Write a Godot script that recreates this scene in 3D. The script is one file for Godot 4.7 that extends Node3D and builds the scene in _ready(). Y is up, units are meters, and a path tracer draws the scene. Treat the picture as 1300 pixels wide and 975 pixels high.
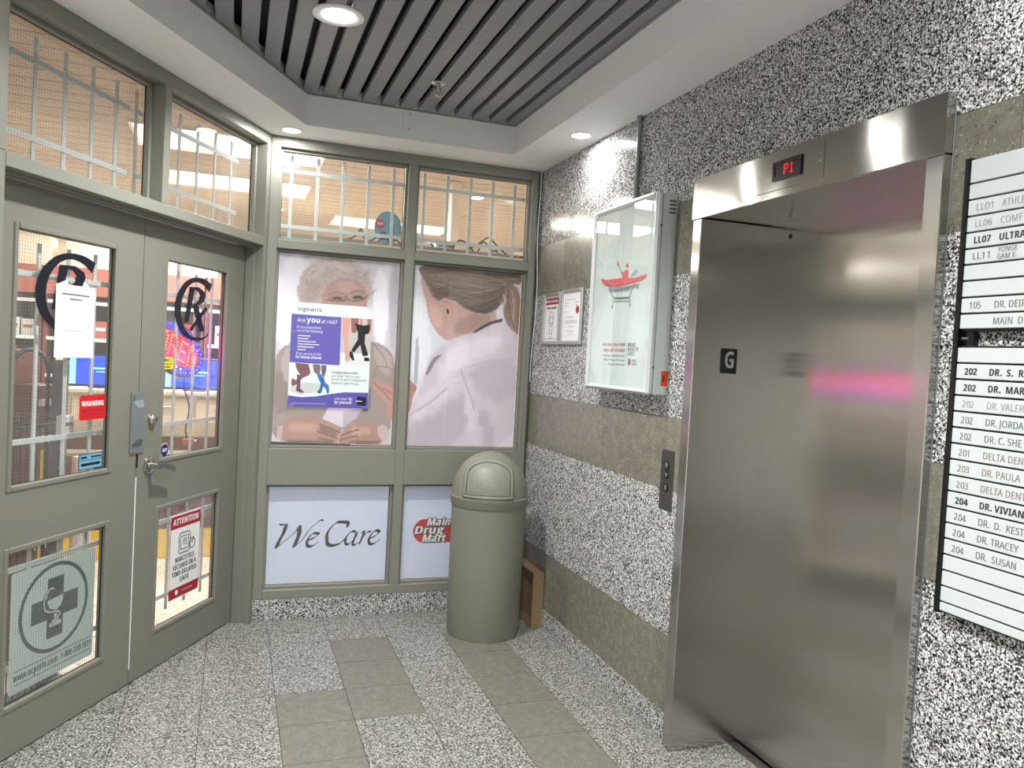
extends Node3D
# A lobby corner: lift in a granite wall, glazed pharmacy front and a pair of glazed doors, slatted ceiling tray.
# World: x = 0 is the granite (right) wall, z = 0 the shop front, y = 0 the floor; the door wall leaves the shop front at (XB, 0).

const H := 2.687            # underside of the soffit
const XB := -1.5866
const TH := 0.50991         # turn of the door wall
const REC := 0.104          # doors sit that far behind the face of their frame
const TRAY := [Vector2(-1.43, 0.29), Vector2(-0.288, 0.29), Vector2(-0.288, 6.2), Vector2(-2.9, 6.2), Vector2(-2.9, 2.92)]
const ROOM := [Vector2(XB, 0), Vector2(0, 0), Vector2(0, 7), Vector2(-3.15, 7), Vector2(-3.15, 2.797)]

var M := {}
var names := {}
var fonts := {}
var caps := {}
var cache := {}
var rng := RandomNumberGenerator.new()
var BD: Basis               # axes of the door wall: x to the right as seen from the lobby, z towards the lobby
var BE: Basis               # axes of the granite wall, likewise


func _ready() -> void:
	rng.seed = 7
	BD = Basis(Vector3(sin(TH), 0, -cos(TH)), Vector3.UP, Vector3(cos(TH), 0, sin(TH)))
	BE = Basis(Vector3(0, 0, 1), Vector3.UP, Vector3(-1, 0, 0))
	camera_and_air()
	materials()
	room_shell()
	shop_front()
	doors()
	lift()
	pharmacy()
	lobby_things()
	window_prints()
	door_stickers()


func camera_and_air() -> void:
	var cam := Camera3D.new()
	cam.name = "camera"
	cam.fov = 51.928
	cam.near = 0.05
	cam.far = 60.0
	cam.transform = Transform3D(Basis.from_euler(Vector3(deg_to_rad(-1.92786), deg_to_rad(-19.47694), deg_to_rad(3.07841)), EULER_ORDER_YXZ), Vector3(-1.73367, 1.545, 4.54919))
	add_child(cam)
	var env := Environment.new()
	env.background_mode = Environment.BG_COLOR
	env.background_color = Color(0.02, 0.02, 0.02)
	env.tonemap_mode = Environment.TONE_MAPPER_LINEAR
	env.tonemap_exposure = 1.0
	env.sdfgi_enabled = true
	env.ssao_enabled = true
	env.ssil_enabled = true
	var we := WorldEnvironment.new()
	we.name = "world_environment"
	we.environment = env
	add_child(we)
	# recessed lamps of the lobby: [x, z, height, diameter, energy]; the last ones hang behind the camera
	downlight(Vector3(-1.4, 2.848, 1.336), 0.2, 5.2, "large round downlight set in the dark slatted ceiling tray", "tray downlights")
	downlight(Vector3(-1.4, 2.848, 3.3), 0.2, 6.0, "large round downlight in the slatted tray above the viewer", "tray downlights")
	downlight(Vector3(-1.4, 2.848, 5.2), 0.2, 8.0, "large round downlight in the slatted tray behind the viewer", "tray downlights")
	downlight(Vector3(-1.493, H, 0.153), 0.11, 0.6, "small round downlight in the soffit above the corner of the window frames", "soffit downlights")
	downlight(Vector3(-0.125, H, 0.843), 0.11, 0.75, "small round downlight in the soffit beside the speckled granite wall", "soffit downlights")
	downlight(Vector3(-0.125, H, 3.35), 0.11, 0.7, "small round downlight in the soffit over the tenant directory", "soffit downlights")
	downlight(Vector3(-0.125, H, 5.0), 0.11, 0.9, "small round downlight in the soffit behind the viewer", "soffit downlights")
	downlight(Vector3(-2.55, H, 2.05), 0.11, 0.9, "small round downlight in the soffit left of the door pair", "soffit downlights")
	# ceiling panels of the pharmacy
	for a in [[-1.8, -1.285, "long white ceiling panel light just inside the pharmacy doors"], [-1.8, -2.64, "second long white ceiling panel light deeper in the pharmacy"],
			[-0.2, -4.0, "white ceiling panel light seen through the right upper window"], [-4.2, -4.0, "white ceiling panel light over the far left of the pharmacy"]]:
		troffer(a[0], a[1], a[2])


func materials() -> void:
	M.paint = mat(Color(0.5, 0.501, 0.465), 0.42)
	M.paint_door = mat(Color(0.47, 0.468, 0.432), 0.4)
	M.white_paint = mat(Color(0.9, 0.9, 0.895), 0.75)
	M.slat = mat(Color(0.52, 0.53, 0.545), 0.45)
	M.black = mat(Color(0.03, 0.03, 0.033), 0.6)
	M.black_gloss = mat(Color(0.03, 0.03, 0.035), 0.25)
	M.decal_navy = mat(Color(0.05, 0.06, 0.12), 0.35)
	M.granite = tri(speckle(11, 1024, 5.0, [[0.18, Color(0.12, 0.12, 0.122)], [0.34, Color(0.33, 0.33, 0.33)], [0.56, Color(0.55, 0.55, 0.545)], [0.8, Color(0.73, 0.73, 0.725)], [1.0, Color(0.88, 0.88, 0.87)]]), 0.85, 0.11)
	M.granite.metallic_specular = 0.24
	M.granite_floor = tri(speckle(23, 1024, 6.0, [[0.16, Color(0.19, 0.19, 0.18)], [0.36, Color(0.36, 0.36, 0.345)], [0.6, Color(0.48, 0.48, 0.46)], [0.82, Color(0.6, 0.6, 0.575)], [1.0, Color(0.73, 0.73, 0.7)]]), 0.8, 0.4)
	M.stone = tri(stone(5, 1024, Color(0.37, 0.362, 0.325), Color(0.58, 0.565, 0.51), Color(0.68, 0.67, 0.62)), 0.62, 0.22)
	M.stone_b = tri(stone(9, 512, Color(0.39, 0.38, 0.335), Color(0.6, 0.585, 0.525), Color(0.68, 0.67, 0.62)), 0.55, 0.16)
	M.stone_b.albedo_color = Color(0.93, 0.93, 0.94)
	M.stone_floor = tri(stone(31, 1024, Color(0.37, 0.363, 0.335), Color(0.54, 0.528, 0.49), Color(0.6, 0.59, 0.555)), 0.7, 0.42)
	M.joint = mat(Color(0.2, 0.2, 0.19), 0.9)
	M.steel = mat(Color(0.75, 0.742, 0.725), 0.2, 1.0)
	M.steel.anisotropy_enabled = true
	M.steel.anisotropy = 0.97
	M.steel_mirror = mat(Color(0.78, 0.772, 0.75), 0.16, 1.0)
	M.steel_mirror.anisotropy_enabled = true
	M.steel_mirror.anisotropy = -0.93
	M.steel_mirror.normal_enabled = true
	M.steel_mirror.normal_texture = wave_normal()
	M.steel_mirror.normal_scale = 0.07
	M.steel_mirror.uv1_triplanar = true
	M.steel_mirror.uv1_world_triplanar = true
	M.steel_mirror.uv1_scale = Vector3.ONE * 0.8
	M.steel_plate = mat(Color(0.42, 0.415, 0.4), 0.35, 0.9)
	M.chrome = mat(Color(0.75, 0.75, 0.74), 0.16, 1.0)
	M.zinc = mat(Color(0.5, 0.53, 0.54), 0.45, 0.4)
	M.bar = mat(Color(0.78, 0.82, 0.82), 0.5, 0.0)
	M.wire = mat(Color(0.45, 0.42, 0.38), 0.6)
	M.glass = glass(Color(0.96, 0.99, 0.98, 0.03))
	M.rubber = mat(Color(0.05, 0.05, 0.05), 0.7)
	M.alu = mat(Color(0.72, 0.73, 0.73), 0.32, 0.75)
	M.alu_light = mat(Color(0.8, 0.82, 0.82), 0.35, 0.35)
	M.plastic_can = mat(Color(0.475, 0.48, 0.435), 0.46)
	M.card = tri(fibres(3, Color(0.52, 0.44, 0.34), Color(0.58, 0.49, 0.385)), 0.4, 0.85)
	M.lamp = lamp_mat(Color(1.0, 0.98, 0.94), 9.0)
	M.troffer = lamp_mat(Color(1.0, 0.95, 0.84), 3.2)
	M.paper = mat(Color(0.86, 0.87, 0.88), 0.6)
	M.ink = mat(Color(0.1, 0.1, 0.12), 0.6)
	M.ink_grey = mat(Color(0.38, 0.38, 0.39), 0.6)
	M.ink_pale = mat(Color(0.56, 0.56, 0.57), 0.6)
	M.ink_warm = mat(Color(0.5, 0.44, 0.44), 0.6)
	M.white = mat(Color(0.9, 0.9, 0.9), 0.55)
	M.red = mat(Color(0.76, 0.08, 0.11), 0.45)
	M.crimson = mat(Color(0.62, 0.09, 0.17), 0.45)
	M.green = mat(Color(0.1, 0.25, 0.19), 0.5)
	M.sign_pale = mat(Color(0.72, 0.79, 0.77), 0.5)
	M.yellow = mat(Color(0.93, 0.86, 0.2), 0.5)
	M.sky_blue = mat(Color(0.42, 0.64, 0.75), 0.5)
	M.strip = mat(Color(0.75, 0.775, 0.78), 0.35)
	M.backlit_white = mat(Color(0.84, 0.87, 0.94), 0.5)
	M.backlit_white.backlight_enabled = true
	M.backlit_white.backlight = Color(0.55, 0.57, 0.62)
	M.white.resource_name = "white print"
	# pharmacy
	M.ph_ceiling = tri(boards(), 1.5, 0.8)
	M.ph_wall = mat(Color(0.9, 0.86, 0.81), 0.8)
	M.ph_floor = tri(stone(41, 256, Color(0.88, 0.84, 0.79), Color(0.91, 0.87, 0.82), Color(0.92, 0.89, 0.84)), 1.0, 0.4)
	M.ph_yellow = mat(Color(0.98, 0.84, 0.3), 0.6)
	M.ph_brown = tri(fibres(8, Color(0.36, 0.2, 0.17), Color(0.44, 0.25, 0.21)), 0.8, 0.45)
	M.ph_red = mat(Color(0.64, 0.36, 0.31), 0.6)
	M.ph_maroon = mat(Color(0.42, 0.19, 0.18), 0.55)
	M.ph_cream = mat(Color(0.93, 0.88, 0.8), 0.6)
	M.ph_dark = mat(Color(0.25, 0.22, 0.21), 0.7)
	M.slate = mat(Color(0.38, 0.38, 0.42), 0.5)
	M.desk = mat(Color(0.6, 0.57, 0.5), 0.5)
	M.oval_blue = mat(Color(0.35, 0.58, 0.68), 0.5)
	M.screen = lamp_mat(Color(0.02, 0.25, 0.95), 0.85)
	M.screen_pale = lamp_mat(Color(0.55, 0.8, 1.0), 0.9)
	M.led_red = lamp_mat(Color(1.0, 0.2, 0.15), 30.0)
	M.led_blue = lamp_mat(Color(0.18, 0.16, 1.0), 20.0)
	M.led_white = lamp_mat(Color(0.75, 0.75, 1.0), 10.0)
	M.glow_red = lamp_mat(Color(0.85, 0.01, 0.08), 0.08)
	M.glow_blue = lamp_mat(Color(0.14, 0.08, 0.75), 0.3)
	M.digit = lamp_mat(Color(1.0, 0.06, 0.1), 2.4)


# ---------------------------------------------------------------- the room

func room_shell() -> void:
	var lobby := PackedVector2Array([Vector2(XB, -0.02), Vector2(0.36, -0.02), Vector2(0.36, 7), Vector2(-3.15, 7)])
	# the lobby floor ends under the doors
	var a := dpt(-0.09, 0, REC + 0.02)
	var b := dpt(3.3, 0, REC + 0.02)
	lobby = PackedVector2Array([Vector2(a.x, -0.02), Vector2(0.0, -0.02), Vector2(0.0, 7), Vector2(b.x, 7), Vector2(b.x, b.z), Vector2(a.x, a.z)])
	var fl := structure("floor")
	var bed := MB.new()
	bed.prism(lobby, -0.06, -0.0035)
	part(fl, "screed", bed.mesh(), M.joint)
	var brown := {}
	for k in [[5, 4, 4], [4, 2, 3], [2, 2, 9], [7, 8, 3]]:
		for n in k[2]:
			brown["%d,%d" % [k[0], k[1] + n]] = true
	for i in 11:
		var x0 := -0.285 - 0.305 * (i - 1)
		for j in 16:
			var z0 := -0.245 + 0.3085 * j
			var rect := PackedVector2Array([Vector2(x0 + 0.0014, z0 + 0.0012), Vector2(x0 + 0.3036, z0 + 0.0012), Vector2(x0 + 0.3036, z0 + 0.3073), Vector2(x0 + 0.0014, z0 + 0.3073)])
			for p in Geometry2D.intersect_polygons(rect, lobby):
				var mb := MB.new()
				mb.prism(p, -0.0035, 0.0)
				var br: bool = brown.has("%d,%d" % [i, j])
				part(fl, "stone_tile" if br else "granite_tile", mb.mesh(), M.stone_floor if br else M.granite_floor)
	var rest := MB.new()
	rest.prism(PackedVector2Array([Vector2(-3.34, 4.693), Vector2(0, 4.693), Vector2(0, 7), Vector2(-3.34, 7)]), -0.0034, -0.0002)
	part(fl, "granite_paving", rest.mesh(), M.granite_floor)

	# ceiling: five soffit panels round the tray, slats inside it
	var ce := structure("ceiling")
	for i in 5:
		var j := (i + 1) % 5
		var q := PackedVector2Array([ROOM[i], ROOM[j], TRAY[j], TRAY[i]])
		var mb := MB.new()
		mb.prism(q, H, 2.9)
		part(ce, "soffit_panel", mb.mesh(), M.white_paint)
	var back := MB.new()
	back.prism(PackedVector2Array(ROOM), 2.92, 2.98)
	part(ce, "void_board", back.mesh(), M.black)
	var edge := MB.new()
	for i in 5:      # a thin dark angle under the fascia's top edge
		var p0: Vector2 = TRAY[i]
		var p1: Vector2 = TRAY[(i + 1) % 5]
		edge.bar(Vector3(p0.x, 2.846, p0.y), Vector3(p1.x, 2.846, p1.y), 0.016, 0.006)
	part(ce, "edge_angle", edge.mesh(), M.slat)
	for i in 27:
		var xc := -0.3095 - 0.101 * i
		if xc < -2.95:
			break
		var zs := 0.28
		if xc - 0.039 < -1.43:
			zs = 0.29 + (-1.43 - (xc + 0.039)) * cos(TH) / sin(TH) - 0.02
		var mb := MB.new()
		mb.cbox(Vector3(xc, 2.868, (zs + 6.2) / 2), Vector3(0.071, 0.036, 6.2 - zs), 0.003)
		part(ce, "slat", mb.mesh(), M.slat)

	# granite wall with the lift opening
	var we := structure("wall_right")
	var hole := PackedVector2Array([Vector2(1.787, -1), Vector2(2.973, -1), Vector2(2.973, 2.287), Vector2(1.787, 2.287)])
	for r in [[-0.02, 0.0, 7.2, 0.36]]:
		var solid := PackedVector2Array([Vector2(-0.16, -0.06), Vector2(7.2, -0.06), Vector2(7.2, 2.98), Vector2(-0.16, 2.98)])
		for p in cut(solid, hole):
			var mb := MB.new()
			mb.slab(p, -0.3, -0.006, BE)
			part(we, "backing", mb.mesh(), M.joint)
	var rows := [[0.0, 0.112, 0], [0.112, 0.43, 1], [0.43, 0.7275, 0], [0.7275, 1.025, 0], [1.025, 1.33, 1], [1.33, 1.629, 0], [1.629, 1.928, 0], [1.928, 2.23, 1], [2.23, 2.535, 0], [2.535, 2.689, 0]]
	for r in rows:
		for k in 15:
			var z0: float = 0.11 - 0.305 + 0.305 * k
			var z1: float = z0 + 0.305
			z0 = maxf(z0, -0.1)
			var rect := PackedVector2Array([Vector2(z0 + 0.0007, r[0] + 0.0007), Vector2(z1 - 0.0007, r[0] + 0.0007), Vector2(z1 - 0.0007, r[1] - 0.0007), Vector2(z0 + 0.0007, r[1] - 0.0007)])
			for p in cut(rect, hole):
				var mb := MB.new()
				mb.slab(p, -0.006, rng.randf_range(-0.0004, 0.0004), BE)
				part(we, "stone_tile" if r[2] else "granite_tile", mb.mesh(), (M.stone if rng.randf() < 0.6 else M.stone_b) if r[2] else M.granite)
		var far := MB.new()
		far.slab(PackedVector2Array([Vector2(4.38, r[0]), Vector2(7.1, r[0]), Vector2(7.1, r[1]), Vector2(4.38, r[1])]), -0.006, 0.0, BE)
		part(we, "stone_course" if r[2] else "granite_course", far.mesh(), M.stone if r[2] else M.granite)

	# what closes the lobby outside the frame
	var wl := structure("wall_left")
	var mb := MB.new()
	var p0 := dpt(1.83, 0, 0)
	var p1 := dpt(3.205, 0, 0)
	var n := -BD.z * 0.16
	mb.prism(PackedVector2Array([Vector2(p0.x, p0.z), Vector2(p1.x, p1.z), Vector2(p1.x + n.x, p1.z + n.z), Vector2(p0.x + n.x, p0.z + n.z)]), -0.05, 2.98)
	mb.box(Vector3(-3.23, 1.465, 4.95), Vector3(0.16, 3.03, 4.3))
	part(wl, "plaster", mb.mesh(), M.white_paint)
	var wf := structure("wall_front")
	mb = MB.new()
	mb.box(Vector3(-1.5, 1.465, 7.08), Vector3(3.7, 3.03, 0.16))
	part(wf, "plaster", mb.mesh(), M.white_paint)
	var bb := structure("baseboard_back")
	for k in 6:
		var x0 := maxf(-1.81 + 0.305 * k, XB)
		var x1 := minf(-1.81 + 0.305 * (k + 1), -0.003)
		part_at(bb, "granite_tile", cb(Vector3(x1 - x0 - 0.0015, 0.12, 0.03), 0.001), M.granite, Vector3((x0 + x1) / 2, 0.06, -0.017))


# ---------------------------------------------------------------- shop front (z = 0)

func shop_front() -> void:
	var t := structure("trim_1")
	var beam := func(called: String, x0: float, x1: float, y0: float, y1: float, z0 := -0.072, z1 := 0.0):
		part_at(t, called, cb(Vector3(x1 - x0, y1 - y0, z1 - z0), 0.0025), M.paint, Vector3((x0 + x1) / 2, (y0 + y1) / 2, (z0 + z1) / 2))
	beam.call("post", XB, -1.536, 0.12, H)
	beam.call("mullion", -0.822, -0.768, 0.171, 2.63)
	beam.call("post", -0.059, -0.026, 0.12, H)
	beam.call("cover_strip", -0.026, -0.004, 0.12, H, -0.1, -0.018)
	beam.call("edge_strip", -0.031, -0.023, 0.12, H, -0.02, 0.006)
	for y in [[0.12, 0.171], [0.763, 0.969], [2.078, 2.127], [2.63, H]]:
		if y[0] in [0.12, 2.63]:
			beam.call("rail", -1.536, -0.059, y[0], y[1])
		else:
			beam.call("rail", -1.536, -0.822, y[0], y[1])
			beam.call("rail", -0.768, -0.059, y[0], y[1])
	var wedge := MB.new()
	var d := dpt(0, 0, 0.104)
	wedge.prism(PackedVector2Array([Vector2(XB - 0.0005, -0.001), Vector2(XB + 0.004, -0.072), Vector2(XB - 0.03, -0.1), Vector2(d.x + 0.006, d.z + 0.004)]), 0.0, H)
	part(t, "corner_filler", wedge.mesh(), M.paint)
	var n := 1
	for y in [[2.127, 2.63, true], [0.969, 2.078, false], [0.171, 0.763, false]]:
		for x in [[-1.536, -0.822], [-0.768, -0.059]]:
			glazing("window_%d" % n, Transform3D(Basis(), Vector3((x[0] + x[1]) / 2, (y[0] + y[1]) / 2, -0.06)), x[1] - x[0], y[1] - y[0], y[2])
			n += 1
	for x in [[-1.536, -0.822, "left"], [-0.768, -0.059, "right"]]:
		var g := thing("security_grille", "grey flat-bar security grille behind the upper %s shop window" % x[2], "grille", Transform3D(Basis(), Vector3((x[0] + x[1]) / 2, 2.127, -0.135)), "security grilles")
		for k in 5:
			var xx: float = (-1.467 + 0.1455 * k) if x[2] == "left" else (-0.7 + 0.1435 * k)
			part_at(g, "upright_bar", cb(Vector3(0.019, 0.49, 0.006), 0.001), M.bar, Vector3(xx - (x[0] + x[1]) / 2, 0.247, 0))
		for yy in [2.53, 2.218]:
			part_at(g, "cross_bar", cb(Vector3(0.712, 0.022, 0.006), 0.001), M.bar, Vector3(0, yy - 2.127, 0.006))


func glazing(called: String, at: Transform3D, w: float, h: float, wired: bool) -> void:
	# a pane between two rows of stops; local z = 0 is the pane
	var s := structure(called)
	s.transform = at
	part_at(s, "pane", cb(Vector3(w - 0.006, h - 0.006, 0.006), 0.0), M.glass, Vector3.ZERO)
	for v in [[-w / 2 + 0.0075, 0.0, 0.015, h], [w / 2 - 0.0075, 0.0, 0.015, h], [0.0, -h / 2 + 0.0075, w - 0.03, 0.015], [0.0, h / 2 - 0.0075, w - 0.03, 0.015]]:
		part_at(s, "glazing_stop", cb(Vector3(v[2], v[3], 0.026), 0.002), M.paint, Vector3(v[0], v[1], 0.0165))
	part_at(s, "gasket", ring_mesh(w - 0.028, h - 0.028, 0.0035, 0.004), M.rubber, Vector3(0, 0, 0.0035))
	if wired:
		wire_net(s, w - 0.03, h - 0.03)


func wire_net(s: Node3D, w: float, h: float) -> void:
	var mb := MB.new()
	var step := 0.0128
	var nx := int(w / step)
	for i in nx + 1:
		mb.box(Vector3((i - nx / 2.0) * step, 0, -0.0045), Vector3(0.0006, h, 0.0006))
	var ny := int(h / step)
	for i in ny + 1:
		mb.box(Vector3(0, (i - ny / 2.0) * step, -0.0045), Vector3(w, 0.0006, 0.0006))
	var o := part(s, "wire_net", mb.mesh(), M.wire)
	o.set_meta("kind", "stuff")


# ---------------------------------------------------------------- doors

func doors() -> void:
	var t := structure("trim_2")
	t.transform = Transform3D(BD, Vector3(XB, 0, 0))
	var beam := func(called: String, s0: float, s1: float, y0: float, y1: float, o0 := 0.0, o1 := 0.16):
		part_at(t, called, cb(Vector3(s1 - s0, y1 - y0, o1 - o0), 0.0025), M.paint, Vector3(-(s0 + s1) / 2, (y0 + y1) / 2, -(o0 + o1) / 2))
	beam.call("jamb", 0.0, 0.036, 0.0, 2.127)
	beam.call("jamb", 1.783, 1.832, 0.0, 2.127)
	beam.call("jamb", 0.0, 0.036, 2.127, H, 0.0, 0.104)
	beam.call("jamb", 1.783, 1.832, 2.127, H, 0.0, 0.104)
	beam.call("door_stop", 0.034, 0.0445, 0.0, 2.078, 0.05, REC - 0.002)
	beam.call("door_stop", 1.776, 1.785, 0.0, 2.078, 0.05, REC - 0.002)
	beam.call("rail", 0.036, 1.783, 2.078, 2.127)
	beam.call("head_stop", 0.0445, 1.776, 2.068, 2.08, 0.05, REC - 0.002)
	beam.call("rail", 0.036, 1.783, 2.63, H, 0.0, 0.104)
	beam.call("mullion", 0.904, 0.951, 2.127, 2.63, 0.0, 0.104)
	glazing("window_7", Transform3D(BD, dpt(1.367, 2.3785, 0.09)), 0.832, 0.503, true)
	glazing("window_8", Transform3D(BD, dpt(0.47, 2.3785, 0.09)), 0.868, 0.503, true)
	for a in [[[1.475, 1.324, 1.173, 1.03, 0.9], 0.845, "left", 1.367, 0.83], [[0.575, 0.421, 0.262, 0.104], 0.0, "right", 0.47, 0.86]]:
		var g := thing("security_grille", "grey flat-bar security grille behind the %s glass above the doors" % a[2], "grille", Transform3D(BD, dpt(a[3], 2.127, 0.175)), "security grilles")
		for s in a[0]:
			part_at(g, "upright_bar", cb(Vector3(0.019, 0.49, 0.006), 0.001), M.bar, Vector3(a[3] - s, 0.247, 0))
		for yy in [2.526, 2.25]:
			part_at(g, "cross_bar", cb(Vector3(a[4], 0.022, 0.006), 0.001), M.bar, Vector3(0, yy - 2.127, 0.006))
	leaf("door_1", 0.913, 1.775, 1.075, 1.628, "left")
	leaf("door_2", 0.0455, 0.909, 0.2, 0.757, "right")


func leaf(called: String, s0: float, s1: float, g0: float, g1: float, side: String) -> void:
	var d := structure(called)
	d.transform = Transform3D(BD, dpt((s0 + s1) / 2, 0, REC))
	var c := (s0 + s1) / 2
	var w := s1 - s0
	var x0 := c - g1           # glass opening in local x (right = smaller s)
	var x1 := c - g0
	var mb := MB.new()
	mb.box(Vector3((-w / 2 + x0) / 2, 1.036, -0.0225), Vector3(x0 + w / 2, 2.06, 0.045))
	mb.box(Vector3((w / 2 + x1) / 2, 1.036, -0.0225), Vector3(w / 2 - x1, 2.06, 0.045))
	for y in [[0.006, 0.171], [0.772, 0.972], [1.925, 2.066]]:
		mb.box(Vector3((x0 + x1) / 2, (y[0] + y[1]) / 2, -0.0225), Vector3(x1 - x0, y[1] - y[0], 0.045))
	part(d, "leaf", mb.mesh(), M.paint_door)
	for y in [[0.972, 1.925], [0.171, 0.772]]:
		var h: float = y[1] - y[0]
		var mid := Vector3((x0 + x1) / 2, (y[0] + y[1]) / 2, 0)
		var gw := x1 - x0
		part_at(d, "pane", cb(Vector3(gw - 0.004, h - 0.004, 0.006), 0.0), M.glass, mid + Vector3(0, 0, -0.018))
		for v in [[-gw / 2 + 0.011, 0.0, 0.022, h], [gw / 2 - 0.011, 0.0, 0.022, h], [0.0, -h / 2 + 0.011, gw - 0.044, 0.022], [0.0, h / 2 - 0.011, gw - 0.044, 0.022]]:
			part_at(d, "glazing_bead", cb(Vector3(v[2], v[3], 0.02), 0.004), M.paint_door, mid + Vector3(v[0], v[1], -0.005))
		part_at(d, "gasket", ring_mesh(gw - 0.042, h - 0.042, 0.003, 0.004), M.rubber, mid + Vector3(0, 0, -0.0135))
		var net := Node3D.new()
		net.name = "wired_core"
		d.add_child(net, true)
		net.position = mid + Vector3(0, 0, -0.018)
		wire_net(net, gw - 0.044, h - 0.044)
	part_at(d, "sweep", cb(Vector3(w, 0.012, 0.03), 0.0), M.rubber, Vector3(0, 0.004, -0.022))
	# grille on the back of the leaf
	var g := thing("security_grille", "tall grey flat-bar security grille behind the glass of the %s door" % side, "grille", Transform3D(BD, dpt(c, 0.22, 0.172)), "security grilles")
	var ss := [1.583, 1.43, 1.278, 1.127, 0.975] if side == "left" else [0.7, 0.547, 0.394, 0.245, 0.092]
	for s in ss:
		part_at(g, "upright_bar", cb(Vector3(0.019, 1.655, 0.006), 0.001), M.bar, Vector3(c - s, 0.8275, 0))
	for yy in [1.757, 1.137, 0.666, 0.298]:
		part_at(g, "cross_bar", cb(Vector3(0.72, 0.022, 0.006), 0.001), M.bar, Vector3(0, yy - 0.22, 0.006))
	if side == "right":
		# lock furniture on this leaf
		var guard := MB.new()
		guard.prism_xy(PackedVector2Array([Vector2(-0.047, -0.135), Vector2(0.046, -0.135), Vector2(0.046, 0.135), Vector2(-0.047, 0.135)]), 0.0, 0.004)
		var gp := Node3D.new()
		gp.name = "latch_guard"
		d.add_child(gp, true)
		gp.position = Vector3(c - 0.918, 1.17, 0.001)
		part(gp, "plate", guard.mesh(), M.zinc)
		var hump := MB.new()
		hump.loft([[Vector3(-0.04, -0.1, 0.004), Vector3(0.032, -0.1, 0.004), Vector3(0.032, 0.1, 0.004), Vector3(-0.04, 0.1, 0.004)], [Vector3(-0.03, -0.07, 0.024), Vector3(0.014, -0.07, 0.024), Vector3(0.014, 0.07, 0.024), Vector3(-0.03, 0.07, 0.024)]])
		part(gp, "raised_cover", hump.mesh(), M.zinc)
		for p in [[-0.032, 0.12], [-0.032, 0.105], [-0.032, -0.105], [-0.032, -0.122]]:
			part_at(gp, "bolt", lathe([[0.0, 0.006], [0.005, 0.005], [0.007, 0.002], [0.007, 0.0]], 12, true), M.chrome, Vector3(p[0], p[1], 0.004))
		var cyl := part_at(d, "lock_cylinder", lathe([[0.0, 0.026], [0.014, 0.026], [0.0165, 0.022], [0.0165, 0.02], [0.023, 0.014], [0.025, 0.0]], 28, true), M.chrome, Vector3(c - 0.816, 1.178, 0.0))
		part_at(cyl, "keyway", cb(Vector3(0.0025, 0.011, 0.002), 0.0), M.black, Vector3(0, 0, 0.026))
		var handle := Node3D.new()
		handle.name = "lever_handle"
		d.add_child(handle, true)
		handle.position = Vector3(c - 0.822, 0.971, 0.0)
		part(handle, "rose", lathe([[0.0, 0.012], [0.03, 0.012], [0.038, 0.007], [0.04, 0.0]], 36, true), M.chrome)
		part(handle, "neck", lathe([[0.0, 0.062], [0.012, 0.062], [0.013, 0.05], [0.016, 0.02], [0.02, 0.011]], 24, true), M.chrome)
		var lv := MB.new()
		lv.loft([[Vector3(-0.012, -0.012, 0.05), Vector3(-0.012, 0.012, 0.05), Vector3(-0.012, 0.012, 0.066), Vector3(-0.012, -0.012, 0.066)], [Vector3(0.03, -0.014, 0.05), Vector3(0.03, 0.011, 0.05), Vector3(0.03, 0.011, 0.066), Vector3(0.03, -0.014, 0.066)], [Vector3(0.085, -0.03, 0.052), Vector3(0.09, -0.005, 0.052), Vector3(0.09, -0.005, 0.063), Vector3(0.085, -0.03, 0.063)], [Vector3(0.118, -0.042, 0.05), Vector3(0.124, -0.022, 0.05), Vector3(0.124, -0.022, 0.06), Vector3(0.118, -0.042, 0.06)]])
		part(handle, "lever", lv.mesh(), M.chrome)
		part_at(d, "worn_edge_strip", cb(Vector3(0.006, 0.86, 0.002), 0.0), M.white, Vector3(w / -2 - 0.001, 0.5, 0.0005))
		part_at(d, "strike_slot", cb(Vector3(0.014, 0.06, 0.003), 0.001), M.black, Vector3(w / -2 + 0.001, 1.0, 0.0008))


# ---------------------------------------------------------------- lift

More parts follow.
